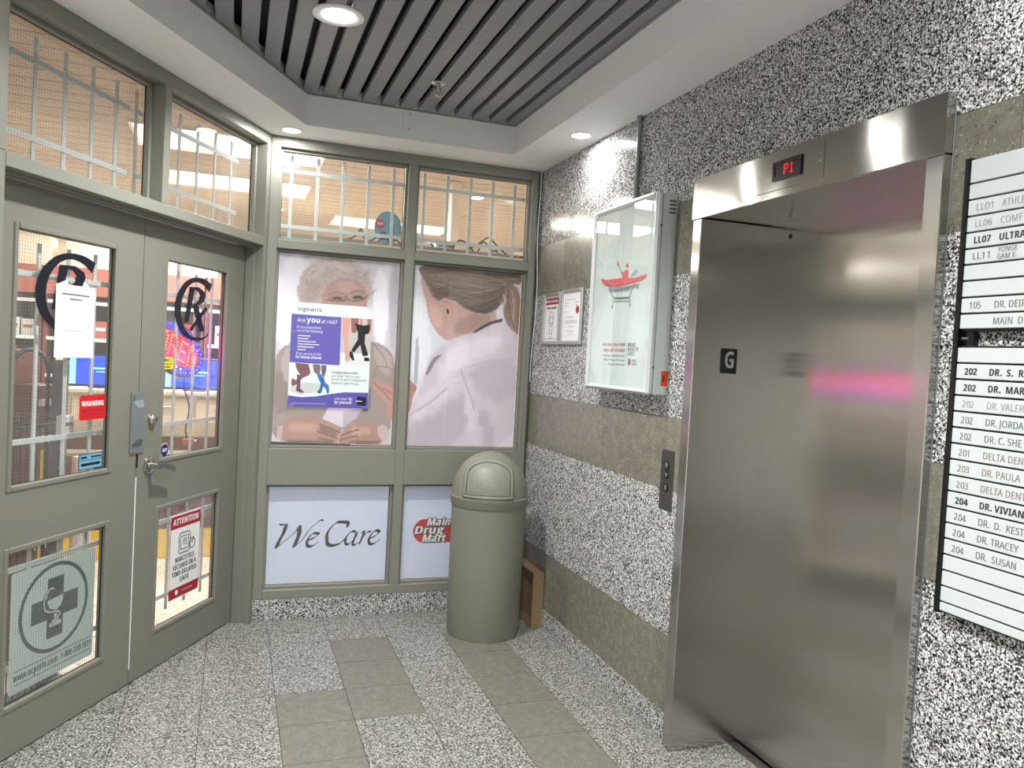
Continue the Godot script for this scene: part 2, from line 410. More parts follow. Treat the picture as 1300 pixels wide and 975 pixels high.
func lift() -> void:
	var t := structure("trim_3")
	t.transform = Transform3D(BE, Vector3.ZERO)     # local x = z, local z = -x
	part_at(t, "jamb", cb(Vector3(0.06, 2.13, 0.35), 0.0025), M.steel, Vector3(1.82, 1.065, -0.147))
	part_at(t, "jamb", cb(Vector3(0.058, 2.13, 0.35), 0.0025), M.steel, Vector3(2.944, 1.065, -0.147))
	part_at(t, "header_box", cb(Vector3(1.182, 0.155, 0.35), 0.0025), M.steel, Vector3(2.3815, 2.2105, -0.147))
	part_at(t, "header", cb(Vector3(1.186, 0.16, 0.008), 0.0025), M.steel_mirror, Vector3(2.3815, 2.209, 0.03))
	part_at(t, "sealant", cb(Vector3(0.003, 2.27, 0.003), 0.001), M.zinc, Vector3(2.9745, 1.135, 0.0015))
	var d := structure("door_3")
	d.transform = Transform3D(BE, Vector3(0.3, 0, 2.38))
	part_at(d, "door_panel", cb(Vector3(1.08, 2.13, 0.03), 0.002), M.steel, Vector3(0, 1.072, -0.017))
	part_at(d, "release_hole", lathe([[0.0, 0.001], [0.009, 0.002], [0.011, 0.0]], 18, true), M.black, Vector3(-0.41, 2.077, -0.002))
	part_at(d, "sill", cb(Vector3(1.08, 0.02, 0.05), 0.002), M.steel_plate, Vector3(0, -0.009, 0.026))
	var fl := MB.new()
	fl.box(Vector3(0.125, -0.03, 2.38), Vector3(0.25, 0.059, 1.07))
	var s := structure("floor_threshold")
	s.name = "trim_4"
	part(s, "granite_tile", fl.mesh(), M.granite_floor)
	fl = MB.new()
	fl.box(Vector3(0.36, 1.1, 2.38), Vector3(0.04, 2.3, 1.3))
	part(s, "shaft_board", fl.mesh(), M.black)

	var p := thing("floor_indicator", "steel plate with a red lit P1 display over the lift", "display", Transform3D(BE, Vector3(-0.034, 2.2105, 2.365)))
	part_at(p, "plate", cb(Vector3(0.335, 0.112, 0.003), 0.001), M.steel_mirror, Vector3(0, 0, 0.0015))
	for x in [-0.152, 0.152]:
		part_at(p, "screw", lathe([[0.0, 0.0015], [0.003, 0.001], [0.0035, 0.0]], 10, true), M.chrome, Vector3(x, 0, 0.003))
	var bz := part_at(p, "bezel", ring_mesh(0.143, 0.064, 0.012, 0.006), M.black_gloss, Vector3(-0.003, 0.006, 0.006))
	part_at(bz, "display_window", cb(Vector3(0.121, 0.042, 0.003), 0.0), M.black_gloss, Vector3(0, 0, -0.001))
	var dots := MB.new()
	dot_text(dots, "P1", Vector3(0.012, 0.0, 0.0015), 0.0046, 0.0019, 0.001)
	part(bz, "lit_digits", dots.mesh(), M.digit)

	p = thing("floor_sign", "small black square plate with a raised grey letter G on the lift jamb", "sign", Transform3D(Basis(), Vector3(0.136, 1.577, 1.8502)))
	part_at(p, "plate", cb(Vector3(0.076, 0.1, 0.003), 0.001), M.black_gloss, Vector3(0, 0, 0.0015))
	text(p, "G", -0.019, -0.028, 0.04, 0.066, 0.003, M.alu, "bold", 0.0, 0.002)
	part_at(p, "stud", lathe([[0.0, 0.002], [0.0035, 0.001], [0.0035, 0.0]], 10, true), M.chrome, Vector3(-0.042, -0.02, 0.0))

	p = thing("call_button_panel", "narrow steel call plate with three round buttons beside the lift", "button panel", Transform3D(BE, Vector3(0, 1.066, 1.664)))
	part_at(p, "plate", cb(Vector3(0.1, 0.252, 0.004), 0.001), M.steel_plate, Vector3(0, 0, 0.002))
	for y in [0.06, 0.022, -0.032]:
		var b := part_at(p, "button", lathe([[0.0, 0.005], [0.009, 0.005], [0.0115, 0.003], [0.0115, 0.0]], 24, true), M.chrome, Vector3(0, y, 0.004))
		part(b, "collar", lathe([[0.0115, 0.0], [0.0118, 0.004], [0.0165, 0.003], [0.0175, 0.0]], 28, true), M.black_gloss)
	for y in [0.105, -0.092]:
		part_at(p, "screw", lathe([[0.0, 0.0015], [0.0032, 0.001], [0.0035, 0.0]], 10, true), M.chrome, Vector3(0, y, 0.004))


# ---------------------------------------------------------------- pharmacy behind the glass

func pharmacy() -> void:
	var a := dpt(-0.09, 0, REC + 0.02)
	var b := dpt(3.3, 0, REC + 0.02)
	var fl := structure("floor_pharmacy")
	var mb := MB.new()
	mb.prism(PackedVector2Array([Vector2(a.x, -0.02), Vector2(a.x, a.z), Vector2(b.x, b.z), Vector2(-6.0, b.z), Vector2(-6.0, -6.0), Vector2(1.6, -6.0), Vector2(1.6, -0.02)]), -0.06, -0.001)
	part(fl, "tiles", mb.mesh(), M.ph_floor)
	var ce := structure("ceiling_pharmacy")
	mb = MB.new()
	mb.prism(PackedVector2Array([Vector2(a.x, -0.1), Vector2(a.x - 0.06, a.z), Vector2(b.x - 0.06, b.z), Vector2(-6.0, b.z), Vector2(-6.0, -6.0), Vector2(1.6, -6.0), Vector2(1.6, -0.1)]), 2.9, 2.99)
	part(ce, "boards", mb.mesh(), M.ph_ceiling)
	mb = MB.new()
	mb.prism(PackedVector2Array([Vector2(XB, -0.12), Vector2(0.3, -0.12), Vector2(0.3, -0.02), Vector2(XB, -0.02)]), H, 2.99)
	var c0 := dpt(-0.05, 0, 0.13)
	var c1 := dpt(3.3, 0, 0.13)
	var c2 := dpt(3.3, 0, 0.02)
	var c3 := dpt(-0.05, 0, 0.02)
	mb.prism(PackedVector2Array([Vector2(c0.x, c0.z), Vector2(c1.x, c1.z), Vector2(c2.x, c2.z), Vector2(c3.x, c3.z)]), H, 2.99)
	part(ce, "bulkhead", mb.mesh(), M.white_paint)
	var wb := structure("wall_back")
	mb = MB.new()
	mb.box(Vector3(-2.2, 1.47, -6.08), Vector3(7.8, 3.05, 0.16))
	part(wb, "plaster", mb.mesh(), M.ph_wall)
	wb = structure("wall_pharmacy_left")
	mb = MB.new()
	mb.box(Vector3(-6.08, 1.47, -1.5), Vector3(0.16, 3.05, 9.2))
	mb.box(Vector3(-4.6, 1.47, b.z + 0.08), Vector3(3.0, 3.05, 0.16))
	part(wb, "plaster", mb.mesh(), M.ph_wall)
	wb = structure("wall_pharmacy_right")
	mb = MB.new()
	mb.box(Vector3(1.68, 1.47, -3.1), Vector3(0.16, 3.05, 6.0))
	mb.box(Vector3(0.9, 1.47, -0.2), Vector3(1.4, 3.05, 0.16))
	part(wb, "plaster", mb.mesh(), M.ph_wall)
	var col := structure("wall_column")
	mb = MB.new()
	mb.cbox(Vector3(-0.14, 1.45, -1.6), Vector3(0.07, 2.9, 0.2), 0.004)
	part(col, "plaster", mb.mesh(), M.ph_wall)

	# service counter: yellow kick, brown front, desktop, cream upper unit
	var c := thing("service_counter", "long brown pharmacy counter with yellow plinth and cream upper unit", "counter", Transform3D(Basis(), Vector3(-2.6, 0, -1.45)))
	part_at(c, "plinth", cb(Vector3(3.6, 0.21, 0.5), 0.003), M.ph_yellow, Vector3(0, 0.105, -0.25))
	part_at(c, "front_panel", cb(Vector3(3.6, 0.51, 0.52), 0.003), M.ph_brown, Vector3(0, 0.465, -0.25))
	part_at(c, "desktop", cb(Vector3(3.62, 0.025, 0.55), 0.004), M.desk, Vector3(0, 0.7325, -0.25))
	part_at(c, "upstand", cb(Vector3(3.6, 0.1, 0.36), 0.003), M.ph_brown, Vector3(0, 0.795, -0.33))
	part_at(c, "upper_unit", cb(Vector3(3.6, 0.3, 0.34), 0.003), M.ph_cream, Vector3(0, 0.995, -0.33))
	part_at(c, "top_board", cb(Vector3(3.64, 0.025, 0.4), 0.003), M.ph_cream, Vector3(0, 1.157, -0.32))
	for k in 9:
		var dr := part_at(c, "drawer", cb(Vector3(0.36, 0.17, 0.03), 0.004), M.ph_cream, Vector3(-1.6 + 0.4 * k, 1.035, -0.15))
		part_at(dr, "pull", cb(Vector3(0.1, 0.012, 0.014), 0.002), M.alu, Vector3(0, 0.02, 0.02))
	monitor(Vector3(-2.0, 1.17, -1.72), "blue-lit computer screen behind the right door's glass, under the oval sign")
	monitor(Vector3(-2.62, 1.17, -1.72), "blue-lit computer screen behind the left door's glass, beside the grey banner")

	# red shelving at the back with boxed goods
	for k in 3:
		var sx := -3.95 + 1.3 * k
		var sh := thing("shelf_unit", ["red topped shelving unit at the far left of the pharmacy", "red topped shelving unit seen through the left door", "red topped shelving unit seen through the right door"][k], "shelving", Transform3D(Basis(), Vector3(sx, 0, -3.4)), "red pharmacy shelving")
		part_at(sh, "back_panel", cb(Vector3(1.28, 2.1, 0.02), 0.0), M.ph_maroon, Vector3(0, 1.05, -0.19))
		for x in [-0.63, 0.63]:
			part_at(sh, "side_panel", cb(Vector3(0.025, 2.1, 0.4), 0.002), M.ph_maroon, Vector3(x, 1.05, 0))
		part_at(sh, "header_board", cb(Vector3(1.28, 0.24, 0.03), 0.002), M.ph_red, Vector3(0, 2.0, 0.215))
		for y in [0.12, 0.5, 0.86, 1.18, 1.5, 1.82]:
			var sf := part_at(sh, "shelf", cb(Vector3(1.24, 0.02, 0.38), 0.0), M.ph_maroon, Vector3(0, y, 0))
			part_at(sf, "price_rail", cb(Vector3(1.24, 0.03, 0.008), 0.001), M.white, Vector3(0, -0.002, 0.194))
		part_at(sh, "top_board", cb(Vector3(1.28, 0.02, 0.42), 0.0), M.ph_maroon, Vector3(0, 2.11, 0))
		var tints := [[M.white, "white"], [M.ph_cream, "cream"], [M.white, "white"], [M.red, "red"], [M.sky_blue, "pale blue"], [M.ph_cream, "cream"], [M.paper, "pale grey"], [M.ph_dark, "dark"], [M.ph_red, "brick red"]]
		var where: String = ["far left red shelving", "red shelving behind the left door", "red shelving behind the right door"][k]
		for y in [0.8715, 1.1915, 1.5115]:
			var x := -0.56
			while x < 0.54:
				var w := minf(rng.randf_range(0.06, 0.13), 0.585 - x)
				var tint: Array = tints[rng.randi() % tints.size()]
				goods("boxed_product", "%s boxed product on the %s shelf of the %s" % [tint[1], "top" if y > 1.4 else "middle" if y > 1.0 else "lower", where], Vector3(sx + x + w / 2, y, -3.4 + 0.08), Vector3(w, rng.randf_range(0.12, 0.24), 0.12), tint[0], "boxed products on the red shelves")
				x += w + rng.randf_range(0.005, 0.03)
		var xx := -0.5
		while xx < 0.45:
			var w := rng.randf_range(0.22, 0.34)
			goods("storage_carton", "cream storage carton on top of the %s" % where, Vector3(sx + xx + w / 2, 2.1215, -3.4), Vector3(w, rng.randf_range(0.16, 0.26), 0.3), M.ph_cream, "cartons on top of the red shelving")
			xx += w + 0.04

	# near the left door: wire rack, banner, maroon display
	var r := thing("wire_rack", "black wire display rack with an arched top behind the left door", "rack", Transform3D(BD, dpt(1.175, 0, 0.42)))
	var up := []
	for k in 25:
		var an := PI * k / 24.0
		up.append(Vector3(-cos(an) * 0.105, 1.37 + sin(an) * 0.1, 0))
	up.push_front(Vector3(-0.105, 0.0, 0))
	up.append(Vector3(0.105, 0.0, 0))
	part(r, "arched_frame", tube(up, 0.009, 8), M.black)
	for z in [0.0]:
		for y in [1.18, 1.12, 0.9, 0.6, 0.3]:
			part(r, "shelf_wire", tube([Vector3(-0.105, y, 0), Vector3(-0.1, y - 0.01, 0.1), Vector3(0.1, y - 0.01, 0.1), Vector3(0.105, y, 0)], 0.005, 6), M.black)
			part(r, "shelf_bar", tube([Vector3(-0.105, y - 0.03, 0), Vector3(0.105, y - 0.03, 0)], 0.005, 6), M.black)
	for k in 5:
		part(r, "back_wire", tube([Vector3(-0.07 + 0.035 * k, 0.02, 0), Vector3(-0.07 + 0.035 * k, 1.2, 0)], 0.003, 6), M.black)
	part_at(r, "foot_board", cb(Vector3(0.215, 0.02, 0.2), 0.004), M.black, Vector3(0, 0.01, 0.03))
	var bn := thing("banner_stand", "dark grey upright banner with small white vertical lettering behind the left door", "banner", Transform3D(BD, dpt(1.005, 0, 0.42)))
	part_at(bn, "panel", cb(Vector3(0.078, 1.4, 0.014), 0.002), M.slate, Vector3(0, 0.73, 0))
	part_at(bn, "base", cb(Vector3(0.094, 0.03, 0.12), 0.004), M.slate, Vector3(0, 0.015, 0))
	part_at(bn, "edge_strip", cb(Vector3(0.012, 1.4, 0.018), 0.002), M.bar, Vector3(0.04, 0.73, 0))
	var tx := text(bn, "the clouds", 0, 0, 0, 0.018, 0, M.white, "sans", 0.0, 0.001)
	tx.transform = Transform3D(Basis(Vector3(0, 0, 1), PI / 2), Vector3(0.018, 0.95, 0.008)) * tx.transform
	var md := thing("floor_display", "maroon cardboard floor display behind the left door", "display stand", Transform3D(BD, dpt(0.77, 0, 0.76)))
	part_at(md, "body", cb(Vector3(0.15, 1.3, 0.2), 0.003), M.ph_maroon, Vector3(0, 0.65, 0))
	part_at(md, "header_card", cb(Vector3(0.15, 0.16, 0.02), 0.002), M.ph_red, Vector3(0, 1.38, -0.05))
	for y in [0.55, 0.8, 1.05, 1.22]:
		part_at(md, "shelf_lip", cb(Vector3(0.15, 0.03, 0.02), 0.002), M.white, Vector3(0, y, 0.11))
	part_at(md, "side_strip", cb(Vector3(0.03, 0.6, 0.01), 0.002), M.ph_yellow, Vector3(-0.05, 0.7, 0.105))
	goods("leaflet_box", "white leaflet box on the wire rack behind the left door", dpt(1.11, 1.122, 0.3), Vector3(0.07, 0.08, 0.03), M.white, "", BD)
	goods("leaflet_box", "pale poster board standing on the pharmacy floor behind the left door", dpt(0.46, 0.0, 0.72), Vector3(0.14, 0.93, 0.02), M.ph_cream, "", BD)

	open_sign()

	# on the ledge inside the upper windows
	var ov := thing("oval_placard", "blue oval placard with a red badge standing inside the upper left shop window", "placard", Transform3D(Basis(), Vector3(-0.878, 2.19, -0.3)))
	var pts := PackedVector2Array()
	for k in 40:
		pts.append(Vector2(cos(TAU * k / 40) * 0.084, 0.105 + sin(TAU * k / 40) * 0.1))
	var om := MB.new()
	om.prism_xy(pts, 0, 0.006)
	part(ov, "board", om.mesh(), M.oval_blue)
	part_at(ov, "badge", lathe([[0.0, 0.003], [0.026, 0.003], [0.028, 0.0]], 24, true), M.red, Vector3(-0.05, 0.125, 0.006))
	text(ov, "N1", -0.066, 0.117, 0.032, 0.016, 0.0095, M.white, "bold")
	part_at(ov, "pen_mark", cb(Vector3(0.012, 0.12, 0.004), 0.002), M.ph_maroon, Vector3(0.03, 0.07, 0.007))
	var ledge := structure("trim_5")
	part_at(ledge, "ledge", cb(Vector3(1.55, 0.02, 0.3), 0.002), M.paint, Vector3(-0.81, 2.175, -0.285))
	for k in 5:
		var line := []
		var x0: float = [-1.13, -0.98, -0.76, -0.48, -0.4][k]
		var ln: float = [0.26, 0.2, 0.2, 0.3, 0.34][k]
		for j in 25:
			var f := j / 24.0
			line.append(Vector3(x0 + ln * f + 0.015 * sin(f * 11.0 + k), 2.191 + [0.06, 0.03, 0.05, 0.075, 0.11][k] * pow(sin(f * PI * [2.0, 1.0, 1.0, 2.0, 1.0][k]), 2.0), -0.19 - 0.03 * k + 0.02 * sin(f * 8.0 + k)))
		var cab := thing("power_cable", ["thin black cable looped on the ledge of the upper left window", "thin black cable lying beside the blue oval placard", "thin black cable at the left end of the upper right window ledge", "tangled black cable in the middle of the upper right window ledge", "arched black cable at the right end of the upper right window ledge"][k], "cable", Transform3D(), "cables on the window ledge")
		part(cab, "cord", tube(line, 0.005, 6), M.rubber)
	goods("power_adapter", "small black power adapter on the upper right window ledge", Vector3(-0.2, 2.186, -0.27), Vector3(0.05, 0.035, 0.03), M.rubber)
	goods("paper_carton", "small white carton with grey window on the upper right window ledge", Vector3(-0.5, 2.186, -0.36), Vector3(0.13, 0.07, 0.05), M.white)
	goods("storage_carton", "white carton at the left end of the upper right window ledge", Vector3(-0.72, 2.186, -0.34), Vector3(0.08, 0.1, 0.06), M.paper)


func monitor(at: Vector3, label: String) -> void:
	var m := thing("computer_monitor", label, "monitor", Transform3D(Basis(), at), "monitors on the pharmacy counter")
	part_at(m, "base", cb(Vector3(0.16, 0.012, 0.1), 0.003), M.black_gloss, Vector3(0, 0.006, -0.02))
	part_at(m, "stem", cb(Vector3(0.04, 0.07, 0.02), 0.003), M.black_gloss, Vector3(0, 0.04, -0.03))
	part_at(m, "casing", cb(Vector3(0.43, 0.235, 0.03), 0.005), M.black_gloss, Vector3(0, 0.125, 0))
	var sc := part_at(m, "screen", cb(Vector3(0.405, 0.205, 0.002), 0.0), M.screen, Vector3(0, 0.128, 0.0155))
	part_at(sc, "side_bar", cb(Vector3(0.04, 0.205, 0.001), 0.0), M.screen_pale, Vector3(-0.18, 0, 0.0015))
	part_at(sc, "side_bar", cb(Vector3(0.035, 0.205, 0.001), 0.0), M.screen_pale, Vector3(0.184, 0, 0.0015))
	part_at(sc, "message_line", cb(Vector3(0.14, 0.012, 0.001), 0.0), M.screen_pale, Vector3(0.02, 0.012, 0.0015))
	part_at(sc, "message_line", cb(Vector3(0.1, 0.006, 0.001), 0.0), M.screen_pale, Vector3(0.02, -0.012, 0.0015))
	var l := OmniLight3D.new()
	l.name = "screen_light"
	l.light_color = Color(0.2, 0.4, 1.0)
	l.light_energy = 0.03
	l.light_size = 0.1
	l.omni_range = 20
	l.omni_attenuation = 2
	l.shadow_enabled = true
	l.position = Vector3(0, 0.13, 0.06)
	m.add_child(l)


func open_sign() -> void:
	var s := thing("open_sign", "oval OPEN sign of red lit dots with blue border behind the right door", "sign", Transform3D(BD * Basis(Vector3(0, 0, 1), deg_to_rad(-19)), dpt(0.395, 1.497, 0.26)))
	var oval := func(rx: float, ry: float) -> PackedVector2Array:
		var p := PackedVector2Array()
		for k in 48:
			p.append(Vector2(cos(TAU * k / 48) * rx, sin(TAU * k / 48) * ry))
		return p
	var mb := MB.new()
	mb.prism_xy(oval.call(0.245, 0.132), -0.018, 0.0)
	part(s, "casing", mb.mesh(), M.black_gloss)
	mb = MB.new()
	mb.prism_xy(oval.call(0.232, 0.12), 0.0, 0.001)
	part(s, "blue_glow_panel", mb.mesh(), M.glow_blue)
	mb = MB.new()
	mb.prism_xy(oval.call(0.2, 0.075), 0.001, 0.002)
	part(s, "red_glow_panel", mb.mesh(), M.glow_red)
	mb = MB.new()
	dot_text(mb, "OPEN", Vector3(0, 0, 0.004), 0.0148, 0.0042, 0.004)
	part(s, "red_dots", mb.mesh(), M.led_red)
	mb = MB.new()
	for k in 30:
		mb.dot(Vector3(cos(TAU * k / 30) * 0.222, sin(TAU * k / 30) * 0.108, 0.003), 0.005, 0.004)
	part(s, "blue_dots", mb.mesh(), M.led_blue)
	mb = MB.new()
	for k in 4:
		mb.dot(Vector3(-0.06 + 0.04 * k, -0.088, 0.003), 0.005, 0.004)
	part(s, "white_dots", mb.mesh(), M.led_white)
	for a in [[Color(1.0, 0.1, 0.25), 0.025, 0.0], [Color(0.2, 0.15, 1.0), 0.025, 0.1]]:
		var l := OmniLight3D.new()
		l.name = "sign_light"
		l.light_color = a[0]
		l.light_energy = a[1]
		l.light_size = 0.06
		l.omni_range = 20
		l.omni_attenuation = 2
		l.shadow_enabled = true
		l.position = Vector3(a[2], 0, 0.05)
		s.add_child(l, true)
	var back := s.transform.affine_inverse()
	var cord := []
	for k in 20:
		var f := k / 19.0
		cord.append(back * dpt(0.3 - 0.05 * f + 0.02 * sin(f * 9.0), 1.38 - 0.36 * f, 0.27))
	part(s, "power_cord", tube(cord, 0.004, 6), M.rubber)
	var sw := part(s, "cord_switch", cb(Vector3(0.07, 0.035, 0.03), 0.004), mat(Color(0.75, 0.3, 0.15), 0.5))
	sw.transform = back * Transform3D(BD, dpt(0.25, 1.01, 0.27))
	part_at(sw, "tab", cb(Vector3(0.03, 0.01, 0.02), 0.002), M.white, Vector3(0.04, 0.002, 0.005))


func goods(called: String, label: String, at: Vector3, size: Vector3, m: Material, group := "", basis := Basis()) -> void:
	var g := thing(called, label, "box", Transform3D(basis, at), group)
	part_at(g, "carton", cb(size, 0.003), m, Vector3(0, size.y / 2, 0))
	part_at(g, "flap_line", cb(Vector3(size.x * 0.7, size.y * 0.18, 0.001), 0.0), M.paper if m != M.paper and m != M.white else M.ph_red, Vector3(0, size.y * 0.55, size.z / 2 + 0.0006))


# ---------------------------------------------------------------- lobby things

func downlight(at: Vector3, dia: float, energy: float, label: String, group: String) -> void:
	var t := thing("downlight", label, "downlight", Transform3D(Basis(), at), group)
	if not M.has("lamp_ring"):
		M.lamp_ring = mat(Color(0.9, 0.9, 0.89), 0.4)
		M.lamp_lens = lamp_mat(Color(0.99, 1.0, 0.98), 12.0)
	var r := dia / 2
	var lens := 0.66 if dia > 0.15 else 0.8
	part(t, "trim_ring", lathe([[r * lens, 0.0], [r * (lens + 0.05), -0.004], [r * 0.9, -0.006], [r, -0.003], [r, 0.004]], 48, false), M.lamp_ring)
	part(t, "lamp_lens", lathe([[0.0, -0.0075], [r * lens * 0.6, -0.007], [r * lens * 0.9, -0.005], [r * lens, -0.001]], 48, false), M.lamp_lens)
	var l: Light3D
	if dia > 0.15:       # deep fitting: a cone
		var sp := SpotLight3D.new()
		sp.spot_angle = 76
		sp.spot_angle_attenuation = 0.9
		sp.spot_range = 20
		sp.spot_attenuation = 2
		sp.light_size = 0.04
		l = sp
	else:                # flat fitting flush with the soffit
		var ar := AreaLight3D.new()
		ar.area_size = Vector2.ONE * r * lens * 1.6
		ar.area_range = 20
		l = ar
	l.name = "lamp_light"
	l.light_color = Color(1.0, 1.0, 0.985)
	l.light_energy = energy
	l.shadow_enabled = true
	l.position = Vector3(0, -0.05 if dia > 0.15 else -0.0095, 0)
	l.rotation.x = -PI / 2
	t.add_child(l)


func troffer(x: float, z: float, label: String) -> void:
	var t := thing("ceiling_panel_light", label, "ceiling light", Transform3D(Basis(), Vector3(x, 2.9, z)), "pharmacy ceiling panels")
	if not M.has("lamp_diffuser"):
		M.lamp_diffuser = lamp_mat(Color(1.0, 0.95, 0.85), 2.2)
		M.lamp_tray = mat(Color(0.9, 0.9, 0.88), 0.4)
	part_at(t, "frame", ring_mesh(1.24, 0.63, 0.02, 0.015, true), M.lamp_tray, Vector3(0, -0.006, 0))
	part_at(t, "diffuser", cb(Vector3(1.2, 0.006, 0.59), 0.0), M.lamp_diffuser, Vector3(0, -0.004, 0))
	var l := AreaLight3D.new()
	l.name = "panel_light"
	l.light_color = Color(1.0, 0.985, 0.955)
	l.light_energy = 12.0
	l.area_size = Vector2(1.18, 0.57)
	l.area_range = 20
	l.shadow_enabled = true
	l.position = Vector3(0, -0.014, 0)
	l.rotation.x = -PI / 2
	t.add_child(l)


func lobby_things() -> void:
	# litter bin
	var can := thing("litter_bin", "tall sage green dome-top litter bin standing in the corner", "litter bin", Transform3D(Basis(Vector3.UP, deg_to_rad(-21)), Vector3(-0.356, 0, 0.375)))
	part(can, "body", lathe([[0.0, 0.006], [0.19, 0.006], [0.198, 0.0], [0.202, 0.012], [0.206, 0.4], [0.208, 0.735], [0.0, 0.735]], 64, false), M.plastic_can)
	var dome := [[0.0, 0.718], [0.2105, 0.718], [0.2135, 0.722], [0.2165, 0.758], [0.22, 0.766], [0.2195, 0.772], [0.214, 0.775]]
	for k in 15:
		var an := deg_to_rad(4.0 + 86.0 * k / 14.0)
		dome.append([0.212 * pow(cos(an), 0.92) if k < 14 else 0.0, 0.775 + 0.237 * sin(an)])
	var lid := part(can, "dome_lid", lathe(dome, 64, false), M.plastic_can)
	# hinged flap: a frame and a panel lying proud of the dome
	var frame_in := PackedVector2Array([Vector2(-0.122, 0.797), Vector2(0.122, 0.797), Vector2(0.118, 0.9)])
	var frame_out := PackedVector2Array([Vector2(-0.141, 0.781), Vector2(0.141, 0.781), Vector2(0.136, 0.903)])
	for k in range(1, 12):
		var an := PI * k / 12.0
		frame_in.append(Vector2(cos(an) * 0.118, 0.9 + sin(an) * 0.072))
		frame_out.append(Vector2(cos(an) * 0.136, 0.903 + sin(an) * 0.088))
	frame_in.append(Vector2(-0.118, 0.9))
	frame_out.append(Vector2(-0.136, 0.903))
	frame_in = finer(frame_in, 7)
	frame_out = finer(frame_out, 7)
	var place := func(v: Vector2, out: float) -> Vector3:
		var e := clampf((v.y - 0.775) / 0.237, 0.0, 0.95)
		var rr := 0.212 * pow(cos(asin(e)), 0.92)
		var zz := sqrt(maxf(rr * rr - v.x * v.x * 0.9, 0.0004))
		return Vector3(v.x, v.y, zz + out)
	var mb := MB.new()
	for k in frame_in.size():
		var j := (k + 1) % frame_in.size()
		var o0: Vector3 = place.call(frame_out[k], -0.004)
		var o1: Vector3 = place.call(frame_out[j], -0.004)
		var m0: Vector3 = place.call(frame_out[k].lerp(frame_in[k], 0.3), 0.01)
		var m1: Vector3 = place.call(frame_out[j].lerp(frame_in[j], 0.3), 0.01)
		var i0: Vector3 = place.call(frame_in[k], 0.006)
		var i1: Vector3 = place.call(frame_in[j], 0.006)
		var b0: Vector3 = place.call(frame_in[k], -0.01)
		var b1: Vector3 = place.call(frame_in[j], -0.01)
		mb.quad(o0, o1, m1, m0)
		mb.quad(m0, m1, i1, i0)
		mb.quad(i0, i1, b1, b0)
	part(lid, "flap_frame", mb.mesh(), M.plastic_can)
	mb = MB.new()
	var flap := PackedVector2Array()
	for v in frame_in:
		flap.append((v - Vector2(0, 0.87)) * 0.95 + Vector2(0, 0.87))
	var ctr := Vector2(0, 0.87)
	for k in flap.size():       # a fan of rings so that the flap bulges gently
		var j := (k + 1) % flap.size()
		for q in 4:
			var f0 := q / 4.0
			var f1 := (q + 1) / 4.0
			var pa: Vector3 = place.call(ctr.lerp(flap[k], f0), 0.004)
			var pb: Vector3 = place.call(ctr.lerp(flap[j], f0), 0.004)
			var pc: Vector3 = place.call(ctr.lerp(flap[j], f1), 0.004)
			var pd: Vector3 = place.call(ctr.lerp(flap[k], f1), 0.004)
			mb.quad(pd, pc, pb, pa)
		var e0: Vector3 = place.call(flap[k], 0.004)
		var e1: Vector3 = place.call(flap[j], 0.004)
		mb.quad(e0 - Vector3(0, 0, 0.02), e1 - Vector3(0, 0, 0.02), e1, e0)
	part(lid, "hinged_flap", mb.mesh(), M.plastic_can)
	part_at(can, "rivet", lathe([[0.0, 0.003], [0.004, 0.002], [0.005, 0.0]], 12, true), M.plastic_can, Vector3(0.02, 0.708, 0.2075))

	# cardboard tray on edge between bin and wall
	var bx := thing("cardboard_box", "open brown cardboard box standing on edge against the granite wall behind the bin", "box", Transform3D(Basis(), Vector3(-0.036, 0, 0.215)))
	part_at(bx, "bottom_panel", cb(Vector3(0.004, 0.318, 0.34), 0.0), M.card, Vector3(0.031, 0.159, 0))
	part_at(bx, "wall_panel", cb(Vector3(0.066, 0.318, 0.005), 0.001), M.card, Vector3(0, 0.159, 0.1725))
	part_at(bx, "wall_panel", cb(Vector3(0.066, 0.318, 0.005), 0.001), M.card, Vector3(0, 0.159, -0.1725))
	part_at(bx, "wall_panel", cb(Vector3(0.066, 0.005, 0.34), 0.001), M.card, Vector3(0, 0.3155, 0))
	part_at(bx, "wall_panel", cb(Vector3(0.066, 0.005, 0.34), 0.001), M.card, Vector3(0, 0.0025, 0))

	# sprinkler in the slats
	var sp := thing("sprinkler", "small chrome sprinkler head hanging from the slatted ceiling", "sprinkler", Transform3D(Basis(), Vector3(-0.853, 2.85, 0.76)))
	part(sp, "escutcheon", lathe([[0.0, -0.008], [0.02, -0.008], [0.034, -0.003], [0.036, 0.0]], 28, false), M.chrome)
	part(sp, "body", lathe([[0.0, -0.045], [0.006, -0.042], [0.009, -0.03], [0.011, -0.012], [0.012, -0.006]], 16, false), M.chrome)
	for k in 2:
		var s := -1.0 if k == 0 else 1.0
		part(sp, "yoke_arm", tube([Vector3(0.01 * s, -0.02, 0), Vector3(0.016 * s, -0.032, 0), Vector3(0.012 * s, -0.052, 0), Vector3(0.0, -0.06, 0)], 0.0025, 6), M.chrome)
	part(sp, "deflector", lathe([[0.0, -0.064], [0.014, -0.062], [0.016, -0.06], [0.0, -0.059]], 20, false), M.chrome)

	var pl := thing("cover_plate", "white blank cover plate on the fascia of the ceiling tray", "cover plate", Transform3D(Basis(Vector3.UP, 0), Vector3(-0.897, 2.779, 0.291)))
	part_at(pl, "plate", cb(Vector3(0.062, 0.104, 0.005), 0.0015), M.white_paint, Vector3(0, 0, 0.002))
	for y in [0.042, -0.036]:
		part_at(pl, "screw", lathe([[0.0, 0.001], [0.003, 0.001], [0.0035, 0.0]], 10, true), M.ink, Vector3(0.006, y, 0.0045))

